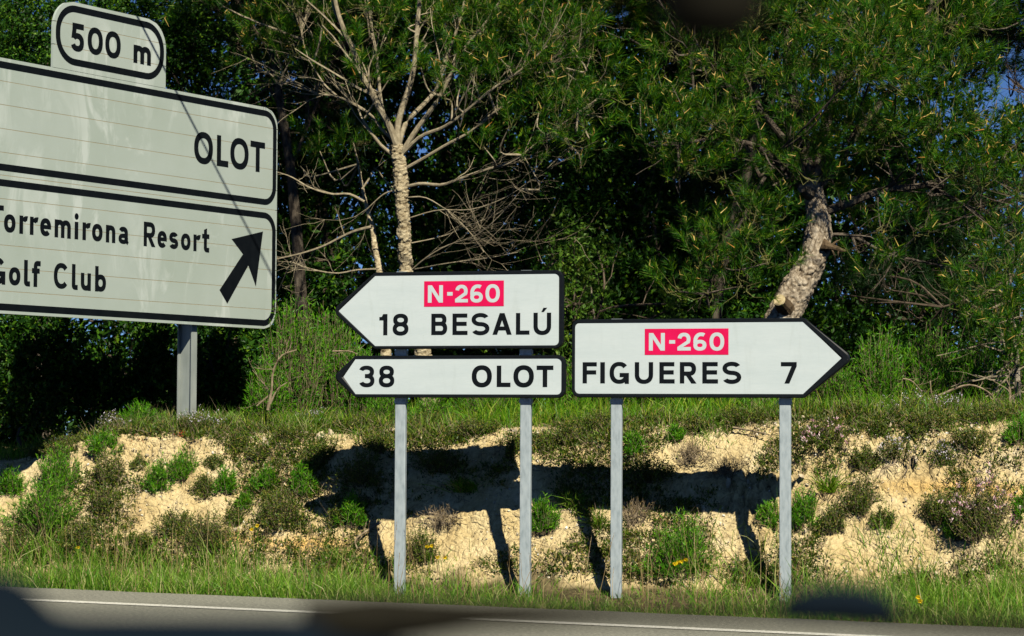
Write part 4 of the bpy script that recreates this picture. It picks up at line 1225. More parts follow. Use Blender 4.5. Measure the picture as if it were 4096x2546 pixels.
w.g.obj("branches", M["twig"], yp, off=bY); tag(CT.g.obj("crown_twigs", M["twig_green"], yp, off=bY), kind="stuff"); tag(gn.obj("crown", M["needle"], yp, off=bY), kind="stuff"); tag(gc.obj("bud_tips", M["candle"], yp, off=bY), kind="stuff")


# ================================================================== evergreen oaks
def oak(label, foot, Y, blobs, n, seed, mat="oakleaf", name="evergreen_oak", cat="tree", scale=(.85, 1.25), wood="bark_dark", trunk_r=.07, above=None):
    """blobs: (px, py, Y, radius px)"""
    r = rng(seed)
    b = at(foot[0], foot[1], Y); b[2] = gz(b[0], b[1])
    root = empty(name, b, label, cat)
    bl = [(at(x, y, yy), q * yy * MPP) for (x, y, yy, q) in blobs]
    if above:
        x0, x1, y0, y1, z0, z1, m, q = above
        bl += [(np.array([r.uniform(x0, x1), r.uniform(y0, y1), r.uniform(z0, z1)]), q * r.uniform(.8, 1.2)) for _ in range(m)]
    top = np.mean([c for c, _ in bl], 0)
    w = Wood(); mid = b * .45 + top * .55 + np.array([.1, .1, 0])
    P, R = w.limb([b - [0, 0, .15], b * .75 + top * .25 + np.array([-.08, 0, 0]), mid, top], [trunk_r, trunk_r * .85, trunk_r * .6, trunk_r * .3], 9, 20)
    w.g.obj("trunk", M[wood], root, off=b)
    w = Wood(); gl = Geo()
    tot = sum(q * q for _, q in bl)
    for c, q in bl:
        a = P[r.integers(5, len(P))]
        P2, R2 = w.limb([a, (a + c) / 2 + r.normal(size=3) * .15, c], [trunk_r * .4, .012, .006], 5, 8)
        if Y < 27: w.twigs(P2, R2, 4, (.2, .6), r, spread=.9, sub=1)
        k = max(8, int(.88 * n * q * q / tot))
        p = unit(r.normal(size=(k, 3))) * (r.uniform(.02, 1, k)**.42)[:, None]
        lump = 1 + .28 * fbm(p[:, 0] * 3 + c[0] * 7, p[:, 2] * 3 + p[:, 1] * 2 + c[1], seed, 2)
        base = c + p * q * lump[:, None] * np.array([1, .85, .9])
        d = p * .8 + np.array([0, 0, .35]) + r.normal(size=(k, 3)) * .5
        scatter(SPRAYS, base, d, r.uniform(scale[0], scale[1], k), r, gl)
    w.g.obj("branches", M["twig_dark"], root, off=b)
    tag(gl.obj("crown", M[mat], root, off=b), kind="stuff")
    return root


oak("evergreen oak with sunlit leaves behind the 500 m plate, leftmost of the oaks", (120, 1010), 23.4,
    [(20, 40, 23, 120), (130, 110, 23, 110), (-60, 160, 22.8, 120), (230, 40, 23.2, 110), (60, 230, 22.8, 100), (-40, 320, 23, 120), (180, 220, 23.5, 100), (-90, 20, 23.5, 130), (100, 380, 24, 130), (300, 330, 24, 130)], 4300, 61, scale=(.6, .95))
oak("evergreen oak whose leaves show right of the 500 m plate above the big sign", (480, 1010), 23.8,
    [(350, 30, 23.4, 95), (440, 90, 23.2, 90), (500, 170, 23.2, 70), (420, 190, 23.3, 80), (480, 20, 23.8, 80), (640, 300, 24.2, 80), (540, 330, 24, 90), (380, 120, 23, 60), (450, 400, 24, 120)], 3000, 62, scale=(.6, .95))
oak("dark evergreen oak filling the gap between the big sign and the bare pine", (760, 1010), 25.2,
    [(620, 420, 25, 105), (700, 500, 25, 110), (790, 420, 25.4, 110), (860, 560, 25.2, 100), (700, 640, 24.6, 110), (800, 680, 24.8, 100), (880, 300, 25.4, 100), (750, 320, 25.4, 100), (640, 720, 24.4, 110), (900, 420, 25.6, 100), (930, 700, 24.8, 90), (600, 560, 25, 100), (720, 790, 24.4, 120), (860, 800, 24.6, 100), (940, 560, 25.4, 80), (820, 200, 25.6, 90), (650, 330, 25, 70)], 2300, 63, scale=(1.0, 1.5), trunk_r=.1)
oak("dark evergreen oak behind the bare pine's right-hand branches", (1180, 1010), 25.0,
    [(1040, 520, 25.2, 100), (1130, 440, 25.2, 110), (1230, 520, 25, 110), (1130, 600, 24.8, 110), (1240, 660, 24.6, 110), (1050, 680, 24.8, 100), (1190, 320, 25.4, 100), (1080, 300, 25.6, 90), (1300, 420, 24.8, 100), (1150, 780, 24.4, 120), (1010, 800, 24.6, 100), (1290, 780, 24.4, 110), (1060, 160, 25.6, 90), (960, 230, 25.8, 70), (1180, 180, 25.6, 90), (1290, 240, 25.2, 90)], 2300, 64, scale=(1.0, 1.5), trunk_r=.1)
oak("evergreen oak with glinting leaves in the middle between the two tall pines", (1440, 1010), 23.6,
    [(1360, 560, 23, 80), (1430, 480, 23.4, 90), (1510, 560, 23.4, 90), (1380, 680, 22.6, 85), (1480, 680, 22.8, 90), (1560, 690, 22.8, 80), (1420, 360, 23.6, 85), (1500, 420, 23.8, 80), (1340, 760, 22.4, 70), (1450, 800, 22.6, 100), (1570, 800, 22.8, 90), (1480, 240, 23.8, 75), (1400, 200, 24, 70), (1440, 100, 24, 50), (1390, 70, 24, 36), (1510, 130, 24, 50), (1550, 50, 24, 45), (1350, 140, 24.2, 60), (1640, 600, 23.6, 80), (1680, 770, 23.4, 80)], 3600, 65, trunk_r=.08)
oak("dark evergreen oak low behind the leaning pine's trunk", (1780, 1010), 24.6,
    [(1700, 620, 24.6, 100), (1800, 560, 24.8, 90), (1660, 520, 25, 90), (1760, 720, 24.2, 110), (1880, 700, 24.4, 70), (1920, 800, 24, 90), (1640, 820, 24, 100), (1800, 850, 23.8, 110), (1600, 420, 25, 90), (1720, 420, 25.2, 80), (1990, 840, 23.8, 80), (2000, 780, 24.2, 60), (2080, 860, 23.6, 70)], 2300, 66, scale=(.95, 1.4))
oak("tall dark oak behind the leaning pine's crown, left of its trunk", (1700, 1010), 26.0,
    [(x, y, 26 + .15 * (i % 3), 95) for i, (x, y) in enumerate([(1540, 160), (1620, 60), (1640, 240), (1720, 140), (1800, 40), (1760, 280), (1850, 160), (1560, 320), (1680, 380), (1800, 400), (1890, 300), (1900, 60), (1880, 440), (1960, 150), (1600, 500)])], 1500, 72, scale=(1.2, 1.8), trunk_r=.1)
oak("tall dark oak behind the leaning pine's crown, right of its trunk", (2250, 1010), 26.2,
    [(x, y, 26 + .15 * (i % 3), 85) for i, (x, y) in enumerate([(2010, 60), (2060, 190), (2130, 60), (2170, 180), (2250, 60), (2280, 170), (2190, 300), (2100, 330), (2350, 330), (2280, 420), (2200, 470), (2400, 420), (2030, 330), (2330, 50), (2110, 460)])], 1500, 73, scale=(1.1, 1.6), trunk_r=.1)
oak("tall dark oak behind the bare pine's top", (1120, 1010), 26.4,
    [(x, y, 26.3, 85) for x, y in [(880, 60), (960, 140), (1040, 60), (1130, 130), (1120, 30), (1230, 90), (1310, 40), (1330, 150), (960, 40), (820, 120), (720, 120), (640, 60), (900, 190), (1240, 200), (700, 230)]], 1600, 74, scale=(1.1, 1.6), trunk_r=.1)
for i, (x, w_, top, lb) in enumerate([(-40, 230, 60, "far dark oak of the wood behind the 500 m plate"), (330, 230, 60, "far dark oak of the wood above the big sign"), (690, 230, 40, "far dark oak of the wood between the big sign and the bare pine"), (1040, 230, 40, "far dark oak of the wood behind the bare pine"),
                                  (1370, 200, 150, "far dark oak of the wood between the two tall pines"), (1700, 220, 150, "far dark oak of the wood left of the leaning pine's trunk"), (2060, 220, 430, "far dark oak of the wood right of the leaning pine's trunk"), (2400, 220, 430, "far dark oak of the wood at the right edge")]):
    rw = rng(950 + i)
    bl = [(x + rw.uniform(-w_, w_), y, 29.5 + rw.uniform(-.6, .8), 100) for y in np.repeat(np.arange(top, 1000, 95), 4)]
    oak(lb, (x, 1010), 29.5, bl, 1300 if i < 6 else 650, 960 + i, scale=(1.9, 2.9), trunk_r=.12)
oak("thin dark tree filling the background right of the leaning pine's trunk", (2180, 1010), 24.8,
    [(2050, 440, 24.8, 70), (2000, 560, 24.6, 60), (2090, 560, 24.8, 75), (2170, 500, 25, 70), (2140, 640, 24.6, 80), (2040, 680, 24.4, 70), (2240, 600, 24.8, 75), (2230, 720, 24.4, 80), (2330, 560, 25, 70), (2330, 680, 24.6, 80), (2120, 760, 24.2, 80), (2410, 760, 24.4, 80), (2410, 500, 25, 60), (1990, 460, 25, 50), (2280, 800, 24.2, 80), (2120, 380, 25.2, 60)], 2300, 71, mat="oakleaf", scale=(.7, 1.1), trunk_r=.06)
oak("dim bush filling the left picture edge beyond the end of the bank", (-40, 1060), 22.6,
    [(-70, 1010, 22.4, 60), (-10, 1020, 22.6, 55), (50, 1015, 22.6, 50), (-30, 960, 22.6, 60), (30, 980, 22.8, 55), (100, 1000, 22.8, 50), (-60, 1060, 22.2, 50), (0, 1060, 22.2, 40)], 700, 75, name="leafy_bush", cat="bush", trunk_r=.03)
oak("leafy bush under the big sign at the far left", (70, 1000), 21.6,
    [(30, 800, 21.4, 80), (100, 850, 21.4, 80), (-40, 880, 21.2, 90), (130, 780, 21.8, 60), (50, 930, 21.2, 80), (170, 900, 21.8, 60)], 1200, 67, name="leafy_bush", cat="bush", mat="oakleaf", trunk_r=.04)
oak("thin-leaved bush beneath the big sign just left of its post", (330, 1000), 22.0,
    [(340, 800, 22, 55), (370, 850, 22, 55), (300, 900, 22, 60), (250, 940, 21.8, 60), (380, 930, 22, 60), (180, 950, 21.8, 60), (420, 870, 22.4, 60), (220, 880, 22.6, 45)], 900, 68, name="leafy_bush", cat="bush", trunk_r=.03)
oak("dark bush in the shade right of the big sign's post", (540, 1000), 22.6,
    [(500, 880, 22.8, 80), (580, 830, 22.8, 80), (540, 940, 22.4, 90), (480, 800, 23.2, 70), (600, 920, 22.4, 70), (630, 800, 23.2, 70)], 1100, 69, name="leafy_bush", cat="bush", trunk_r=.04)
for i, (x, lb, Yt) in enumerate([(-90, "dim low thicket beyond the big sign at the left edge", 25), (60, "dim low thicket beyond the leafy bush under the big sign", 25.5), (210, "dim low thicket left of the big sign's post", 25), (380, "dim low thicket directly behind the big sign's post", 25.5),
                               (1060, "dim low thicket behind the bare pine's foot", 25.5), (1270, "dim low thicket behind the gap between the arrow signs", 25), (1480, "dim low thicket behind the left part of the Figueres sign", 25.5), (1700, "dim low thicket behind the right part of the Figueres sign", 25),
                               (1900, "dim low thicket behind the Figueres arrow tip", 25.5), (2080, "dim low thicket behind the brush, right of the arrow tip", 25), (2260, "dim low thicket behind the brush under the young pine", 25.5), (2430, "dim low thicket at the right edge behind the young pine", 25), (560, "dim low thicket right of the big sign's post", 25.5)]):
    oak(lb, (x, 1000), Yt, [(x - 60, 960, Yt, 60), (x, 930, Yt, 75), (x + 60, 960, Yt + .3, 65), (x - 30, 1000, Yt - .4, 70), (x + 40, 1010, Yt - .5, 70), (x - 85, 1000, Yt, 60), (x + 90, 1005, Yt, 60), (x + 10, 880, Yt + .2, 45)], 250, 900 + i, name="low_thicket", cat="bush", trunk_r=.03, scale=(1.3, 1.9))
oak("fresh green leafy sprays in the dark between the left boards and the Figueres sign", (1355, 1000), 21.2,
    [(1340, 600, 21.2, 26), (1370, 570, 21.3, 22), (1335, 690, 21.1, 40), (1375, 640, 21.2, 24), (1350, 760, 21, 40), (1400, 720, 21.3, 30), (1345, 850, 20.8, 40), (1310, 640, 21.4, 24), (1620, 720, 21, 26), (1590, 735, 21, 20), (1420, 600, 21.5, 20)], 300, 70, name="leafy_bush", cat="bush", mat="freshleaf", trunk_r=.02, wood="bark_smooth")


# ================================================================== shrubs
def shrub(kind, px, py, wpx, hpx, label, seed, group=None, p=None, name=None):
    r = rng(1000 + seed)
    b = hit(px, py) if p is None else p
    s = b[1] * MPP; Wd = wpx * s * (1.1 if p is None else 1.0); H = hpx * s * (1.05 if p is None else 1.0)
    nm = {"G": "green_shrub", "D": "dwarf_shrub", "P": "flowering_shrub", "W": "flowering_shrub", "T": "grass_tuft", "B": "dry_bush"}[kind] if name is None else name
    root = empty(nm, b, label, "grass" if kind == "T" else "shrub", group)
    if kind == "T":
        n = int(60 + 900 * Wd * max(H, .1)); q = r.normal(size=(n, 2)) * Wd * .10
        d = np.stack([r.normal(size=n) * .55, r.normal(size=n) * .45 - .25, np.ones(n)], -1)
        L = r.uniform(.5, 1.15, n) * H * 1.1
        v, f = ribbons(np.stack([q[:, 0], q[:, 1] * .7, np.full(n, -.02)], -1), d, L, r.uniform(.0035, .0065, n), np.stack([r.normal(size=n) * .25, r.normal(size=n) * .2, -r.uniform(.1, .55, n)], -1), GRASS, r)
        dry = r.uniform(size=n) < .2
        link("blades", make_mesh("blades", v, [f], M["grass_dark"] if seed % 3 else M["grass"]), root)["kind"] = "stuff"
        return root
    big = H > .45
    ns = int({"G": 60, "D": 74, "P": 74, "W": 60, "B": 30}[kind] * (Wd * H / .05)**.7) + 10
    ns = min(ns, 420)
    th = r.uniform(0, 2 * math.pi, ns); rho = r.uniform(0, 1, ns)**.6
    rho = rho * (1 + .38 * fbm(np.cos(th) * 1.6 + seed * 3.7, np.sin(th) * 1.6 + 2, seed, 2)) * np.where(r.uniform(size=ns) < .1, 1.25, 1)
    top = np.sqrt(np.maximum(.04, 1 - np.minimum(rho * .93, 1)**2)) * (1 + .35 * fbm(np.cos(th) * rho * 2 + seed, np.sin(th) * rho * 2 + 7, seed + 5, 2))
    tip = np.stack([Wd / 2 * rho * np.cos(th), Wd / 2 * rho * np.sin(th) * .7 - .06 * H, H * top * r.uniform(.62, 1.08, ns)], -1)
    root_p = tip * np.array([.35, .35, 0]) + r.normal(size=(ns, 3)) * np.array([.02, .02, 0]) + np.array([0, 0, -.03])
    mid = (root_p + tip) / 2 + np.concatenate([r.normal(size=(ns, 2)) * .05 * Wd, -np.abs(r.normal(size=(ns, 1))) * .04 * H], 1)
    Pp = np.stack([root_p, mid, tip], 1)
    sr = .0035 if big else .0022
    v, f = tubes(Pp, np.tile([sr, sr * .7, sr * .35], (ns, 1)), 3)
    w = Geo(); w.add(v, f)
    nl = {"G": 26, "D": 30, "P": 28, "W": 28, "B": 5}[kind]
    if kind == "B":
        W_ = walk(np.repeat(mid, 3, 0), r.normal(size=(ns * 3, 3)) + np.array([0, 0, .35]), r.uniform(.3, .7, ns * 3) * max(H, .1), 4, .35, 0, r)
        w.add(*tubes(W_, np.tile([.002, .0015, .0012, .0008], (len(W_), 1)), 3))
    if big: nl = int(nl * 1.3)
    t = r.uniform(.18, 1.03, (ns, nl)) if kind != "B" else r.uniform(.4, 1, (ns, nl))
    tt = t[..., None]
    pos = (1 - tt)**2 * Pp[:, None, 0] + 2 * tt * (1 - tt) * Pp[:, None, 1] + tt**2 * Pp[:, None, 2]
    sd = unit(tip - root_p)[:, None, :] + np.zeros_like(pos)
    ls = {"G": (.028, .050, .005, .0075), "D": (.012, .023, .006, .0095), "P": (.015, .027, .006, .010), "W": (.012, .021, .0055, .0085), "B": (.02, .04, .002, .004)}[kind]
    if big: ls = (.035, .060, .0055, .0085)
    dd = sd * (.75 if kind == "G" else .4) + r.normal(size=pos.shape) * (.45 if kind == "G" else .6)
    pos = pos.reshape(-1, 3) + r.normal(size=(ns * nl, 3)) * (.004 if kind == "G" else .009)
    n = len(pos)
    v, f = ribbons(pos, dd.reshape(-1, 3), r.uniform(ls[0], ls[1], n), r.uniform(ls[2], ls[3], n), r.normal(size=(n, 3)) * .12, LEAF, r)
    w.obj("stems", M["deadwood"] if kind == "B" else M["twig_brown"], root)
    mt = {"G": "broom", "D": "thyme", "P": "thyme", "W": "thyme", "B": "straw"}[kind]
    link("foliage", make_mesh("foliage", v, [f], M[mt]), root)["kind"] = "stuff"
    if kind in "PW":
        m = max(8, int(ns * (.30 if kind == "P" else .5)))
        i = r.permutation(ns)[:m]; k = 9 if kind == "P" else 5
        c = np.repeat(root_p[i] + (tip[i] - root_p[i]) * r.uniform(.72, 1.08, (m, 1)) + np.array([0, -.025, .012]), k, 0)
        L = (.014, .026, .006, .009) if kind == "P" else (.007, .012, .006, .009)
        dd = np.stack([r.normal(size=m * k) * .6, r.normal(size=m * k) * .6 - .3, np.abs(r.normal(size=m * k)) * .8 + .35], -1)
        v, f = ribbons(c + r.normal(size=c.shape) * (.008 if kind == "P" else .012), dd, r.uniform(L[0], L[1], m * k), r.uniform(L[2], L[3], m * k), (0, 0, 0), PETAL, r)
        link("flowers", make_mesh("flowers", v, [f], M["pink" if kind == "P" else "lilac"]), root)["kind"] = "stuff"
    return root


SHR = [
    ("G", 26, 1175, 75, 60, "green shrub at the left picture edge, halfway up the bank"),
    ("G", 140, 1170, 110, 105, "tall green shrub on the left end of the bank, above the big grassy one"),
    ("G", 105, 1258, 190, 110, "widest green shrub on the left end of the bank, just above the verge"),
    ("G", 245, 1085, 85, 50, "green shrub high on the bank, below and left of the big sign's post"),
    ("D", 262, 1152, 90, 70, "dark shrub halfway up the bank, directly below the high green one left of the post"),
    ("D", 250, 1215, 75, 55, "round dark cushion shrub on bare pale soil right of the widest green shrub"),
    ("G", 378, 1172, 65, 75, "left one of two touching green shrubs below the big sign's post"),
    ("G", 436, 1140, 70, 60, "right one of two touching green shrubs below the big sign's post"),
    ("D", 480, 1178, 60, 55, "dark shrub just right of the two touching green shrubs"),
    ("G", 536, 1170, 50, 50, "small bright green shrub on bare soil, second right of the two touching shrubs"),
    ("D", 508, 1112, 60, 30, "flat dark cushion high on the bank, right of the big sign's post"),
    ("D", 418, 1262, 95, 50, "dark shrub in the middle of the pale bare patch below the big sign"),
    ("D", 492, 1302, 125, 78, "large dark shrub touching the verge grass below the big sign"),
    ("D", 343, 1302, 75, 40, "low dark shrub at the verge, left of the large dark one"),
    ("D", 190, 1300, 90, 55, "dark shrub at the verge below the widest green shrub"),
    ("D", 50, 1318, 130, 60, "greyish shrub at the verge in the lower left corner"),
    ("G", 583, 1207, 38, 35, "tiny green shrub on bare soil midway between big sign and arrow boards"),
    ("G", 630, 1162, 62, 46, "green shrub left of the arrow boards' shadow, beside the tip"),
    ("D", 665, 1255, 110, 85, "large greyish shrub below the tip of the arrow boards' shadow"),
    ("G", 718, 1175, 55, 66, "green shrub half inside the left tip of the boards' shadow"),
    ("G", 838, 1246, 62, 60, "bright green shrub under the boards' shadow, left of the leftmost post"),
    ("D", 770, 1088, 95, 42, "dark shrub along the upper left edge of the boards' shadow"),
    ("D", 800, 1242, 46, 40, "small dark shrub beside the bright green one under the boards' shadow"),
    ("D", 745, 1115, 80, 40, "dim dark shrub inside the shadow's upper left end"),
    ("D", 860, 1150, 120, 70, "dark shrub inside the boards' shadow left of the leftmost post"),
    ("D", 1040, 1110, 130, 45, "dark shrub inside the upper shadow right of the leftmost post"),
    ("T", 1110, 1165, 150, 60, "dark grass tuft inside the boards' shadow between the first two posts"),
    ("T", 800, 1335, 62, 75, "upright grass tuft on the bank foot left of the leftmost post"),
    ("D", 1000, 1332, 88, 78, "dark shrub low on the bank just right of the leftmost post"),
    ("B", 1045, 1250, 130, 52, "tangle of dry brown twigs between the first two posts"),
    ("D", 900, 1070, 75, 42, "dark cushion above the boards' shadow, left of the leftmost post"),
    ("D", 1222, 1082, 46, 42, "small dark cushion left of the second post's upper part"),
    ("D", 1290, 1073, 56, 40, "dark cushion right of the second post, lower of two"),
    ("D", 1350, 1050, 68, 42, "dark cushion between the second and third posts, upper of two"),
    ("G", 1506, 1075, 50, 42, "small green shrub just right of the third post, above the shadow"),
    ("G", 1605, 1043, 36, 26, "tiny green shrub on the bank edge under the Figueres sign's middle"),
    ("D", 1655, 1022, 75, 32, "dark cushion on the bank edge under the Figueres sign"),
    ("G", 1290, 1263, 76, 82, "green shrub below the shadow just right of the second post"),
    ("T", 1425, 1252, 60, 76, "grass tuft left of the third post, at the shadow's lower edge"),
    ("T", 1362, 1206, 100, 72, "fan of arching grass blades between the second and third posts"),
    ("B", 1515, 1246, 95, 70, "straw-coloured dry bush just right of the third post"),
    ("G", 1612, 1364, 152, 122, "large bright green bush with yellow flowers low between the last two posts"),
    ("B", 1645, 1097, 95, 62, "bare twiggy bush on the top edge of the Figueres sign's shadow, left one"),
    ("B", 1730, 1132, 112, 62, "bare twiggy bush on the top edge of the Figueres sign's shadow, right one"),
    ("D", 1540, 1140, 130, 60, "dark shrub inside the Figueres sign's shadow right of the third post"),
    ("G", 1826, 1254, 52, 58, "green shrub touching the left side of the rightmost post"),
    ("D", 1503, 1334, 42, 30, "small dark shrub low right of the third post"),
    ("P", 1960, 1062, 140, 56, "cushion shrub with pink flowers high on the bank right of the rightmost post"),
    ("D", 2055, 1110, 74, 52, "dark shrub right of and below the high pink-flowered cushion"),
    ("W", 2128, 1090, 95, 48, "shrub with pale lilac flowers overhanging bare roots at the right"),
    ("W", 2240, 1112, 62, 52, "small pale-flowered shrub above the ochre band at the right"),
    ("D", 2305, 1060, 112, 44, "wide dark cushion on top of the bank near the right edge"),
    ("D", 2175, 1040, 52, 34, "small dark cushion on stony ground at the upper right of the bank"),
    ("G", 2420, 1047, 62, 52, "green shrub at the right picture edge on top of the bank"),
    ("D", 2090, 1032, 46, 32, "small dark cushion behind the pale lilac shrub"),
    ("D", 2020, 992, 72, 38, "dark cushion on top of the bank behind the pink-flowered one"),
    ("T", 1972, 1168, 112, 98, "arching green grass tuft right of the rightmost post"),
    ("D", 2045, 1222, 112, 86, "large dark shrub below the arching grass tuft at the right"),
    ("G", 1908, 1252, 72, 76, "green shrub just right of the rightmost post, low on the bank"),
    ("D", 1978, 1262, 72, 56, "dark shrub between the low green shrub and the large dark one at the right"),
    ("D", 2095, 1247, 66, 40, "small dark shrub right of the large dark one, above bare soil"),
    ("P", 2325, 1278, 190, 130, "big shrub covered in pale pink flowers at the lower right"),
    ("D", 2225, 1242, 92, 72, "dark shrub touching the left side of the big pink-flowered shrub"),
    ("G", 2275, 1277, 62, 72, "green shrub in front of the big pink-flowered shrub"),
    ("G", 2430, 1235, 60, 60, "green shrub at the right picture edge beside the big pink-flowered shrub"),
    ("D", 560, 1060, 80, 30, "low cushion at the crest right of the big sign's post"),
    ("D", 700, 1045, 110, 36, "wide low cushion at the crest below the pale boulder"),
    ("D", 330, 1120, 60, 32, "low olive cushion between the dark shrub and the two touching green shrubs"),
    ("D", 620, 1090, 70, 34, "olive cushion high on the bank left of the arrow boards"),
    ("D", 160, 1080, 120, 50, "brownish cushion at the crest at the far left"),
    ("D", 90, 1090, 80, 40, "brownish cushion at the far left crest, left of its neighbour"),
    ("D", 560, 1245, 60, 34, "small greyish cushion on bare soil below the tiny green shrub"),
]
for i, (k, x, y, w_, h_, lb) in enumerate(SHR):
    shrub(k, x, y, w_, h_, lb, i)
# crest cushions and flowering cushions along the top edge
r = rng(301)
for i, (x, y, w_, h_, k, lb) in enumerate([
        (480, 1022, 130, 40, "W", "cushion with tiny white flowers at the foot of the big sign's post"), (270, 1030, 90, 40, "W", "cushion with a few white flowers left of the big sign's post"),
        (330, 1012, 110, 46, "G", "grassy green cushion at the crest left of the big sign's post"), (180, 1035, 120, 44, "D", "olive cushion at the crest, left of the white-flowered one"),
        (745, 1012, 90, 38, "W", "white-flowered cushion right of the pale boulder"), (860, 1018, 110, 36, "D", "olive cushion at the crest left of the leftmost post"), (1130, 1030, 120, 40, "D", "olive cushion at the crest between the first two posts"),
        (1020, 1015, 80, 34, "D", "small olive cushion at the crest just right of the leftmost post"), (1420, 1020, 110, 40, "D", "olive cushion at the crest left of the third post"), (1760, 1005, 130, 40, "D", "olive cushion at the crest left of the rightmost post"),
        (2150, 985, 130, 40, "W", "lilac-flowered cushion at the crest under the green brush, left one"), (2260, 985, 110, 42, "W", "lilac-flowered cushion at the crest under the green brush, right one"), (2350, 1000, 130, 40, "D", "olive cushion at the crest near the right edge"),
        (1900, 985, 90, 36, "D", "olive cushion at the crest just right of the rightmost post"), (620, 1015, 90, 36, "D", "olive cushion at the crest left of the pale boulder"), (2210, 1015, 120, 34, "D", "low olive cushion in front of the lilac-flowered ones")]):
    shrub(k, x, y, w_, h_, lb, 200 + i)
# tall brush on top of the bank
for i, (x, yb, Y, w_, h_, lb) in enumerate([
        (700, 985, 20.2, 190, 300, "tall green bush right of the big sign, left half of the thicket"), (800, 985, 20.4, 190, 260, "tall green bush behind the left arrow tips, right half of the thicket"), (640, 985, 20.0, 120, 130, "low green bush with dead branches at the thicket's left foot"),
        (880, 985, 20.2, 150, 150, "green bush behind the lower arrow board"), (1980, 970, 19.8, 140, 130, "green bush right behind the Figueres arrow tip"), (2090, 975, 19.9, 160, 170, "green bush second right of the Figueres arrow tip"),
        (2200, 975, 20.0, 170, 190, "green bush third right of the Figueres arrow tip"), (2310, 970, 20.0, 170, 170, "green bush near the right edge, in front of the young pine"), (2420, 960, 20.2, 140, 150, "green bush at the right picture edge on the bank top"),
        (1350, 985, 20.6, 110, 130, "green bush showing in the gap between the two arrow signs"), (1560, 985, 21.0, 200, 150, "green bush behind the left half of the Figueres sign"), (1150, 985, 20.8, 200, 120, "green bush behind the right half of the lower arrow board"),
        (1770, 985, 19.2, 130, 70, "low green bush hiding the leaning pine's foot"), (1030, 990, 19.8, 90, 75, "low green bush hiding the bare pine's foot"), (925, 990, 19.9, 110, 80, "low green bush left of the bare pine's foot")]):
    p = at(x, yb, Y); p[2] = gz(p[0], p[1])
    shrub("G", x, yb, w_, h_, lb, 300 + i, p=p, name="green_bush")

# dead branches at the left thicket and the right brush
for i, (pl, Y, r0, lb) in enumerate([
        ([(636, 975), (645, 930), (650, 880), (670, 845), (705, 832)], 19.5, 3.4, "dead branch curving up at the left foot of the thicket"), ([(642, 960), (660, 925), (690, 905)], 19.4, 2.6, "short dead branch beside the curving one at the thicket's foot"),
        ([(610, 965), (640, 935), (620, 905), (600, 880)], 19.6, 1.8, "thin dead branch at the thicket's left edge"), ([(790, 835), (830, 835), (850, 842)], 19.6, 2.0, "dead twig sticking out of the thicket beside the arrow tips"),
        ([(2145, 900), (2165, 905), (2190, 930)], 19.2, 2.0, "pale dead twig lying in the brush right of the Figueres arrow"), ([(2230, 940), (2300, 915), (2345, 930), (2380, 965)], 19.1, 3.0, "long arched dead branch in front of the brush near the right edge"),
        ([(2210, 905), (2215, 940), (2240, 975)], 19.1, 1.8, "thin upright dead branch in front of the brush"), ([(2395, 975), (2400, 930), (2390, 900)], 19.2, 4.0, "broken grey stick at the right edge on the bank top")]):
    r = rng(500 + i); s = Y * MPP; pts = pxl(pl, Y); b = pts[0].copy()
    root = empty("dead_branch", b, lb, "branch")
    w = Wood(); P, R = w.limb(pts, [r0 * s, r0 * s * .45], 6); w.g.obj("limb", M["deadwood"], root, off=b)
    w = Wood(); w.twigs(P, R, 6, (.06, .24), r, spread=.6, sub=1); w.g.obj("twigs", M["deadwood"], root, off=b)
# roots hanging out of the bank
for i, (pl, r0, lb) in enumerate([([(905, 1245), (870, 1268), (845, 1290), (850, 1310)], 4, "bare root sticking out of the bank left of the leftmost post"), ([(2130, 1085), (2120, 1110), (2095, 1120), (2085, 1140)], 2.6, "bare root hanging below the pale lilac shrub"),
                                 ([(2150, 1085), (2160, 1110), (2145, 1135)], 2.2, "thin root right of the root below the lilac shrub"), ([(1020, 1225), (1060, 1232), (1100, 1240)], 3, "bare root lying along the bank between the first two posts"), ([(1740, 1022), (1790, 1030), (1830, 1040)], 3, "gnarled root along the bank edge left of the rightmost post"),
                                 ([(1500, 1225), (1540, 1205), (1560, 1190)], 2.4, "thin root in straw right of the third post")]):
    r = rng(540 + i)
    pts = [hit(*p) - np.array([0, .05, -.015]) for p in pl]
    w = Wood(); s = pts[0][1] * MPP; P, R = w.limb(pts, [r0 * s, r0 * s * .4], 6); w.twigs(P, R, 7, (.06, .22), r, spread=.6, up=-.08, sub=1)
    o = w.g.obj("root", M["deadwood"], off=pts[0]); o.location = pts[0]; tag(o, lb, "root")


# ================================================================== grass
def grass_field(name, label, n, region, hgt, wid, mats, seed, lean=.25, droop=.5):
    r = rng(seed); P = region(r, n); n = len(P)
    hh = hgt(r, P); d = np.stack([r.normal(size=n) * lean, r.normal(size=n) * lean - .06, np.ones(n)], -1)
    v, f = ribbons(P - np.array([0, 0, .01]), d, hh, r.uniform(wid[0], wid[1], n), np.stack([r.normal(size=n) * .22, r.normal(size=n) * .2, -r.uniform(.05, droop, n)], -1), GRASS, r)
    o = link(name, make_mesh(name, v, [f], mats)); tag(o, label, "grass", kind="stuff"); return o


def to_xy(u, q): return u * CB + q * SB, -u * SB + q * CB


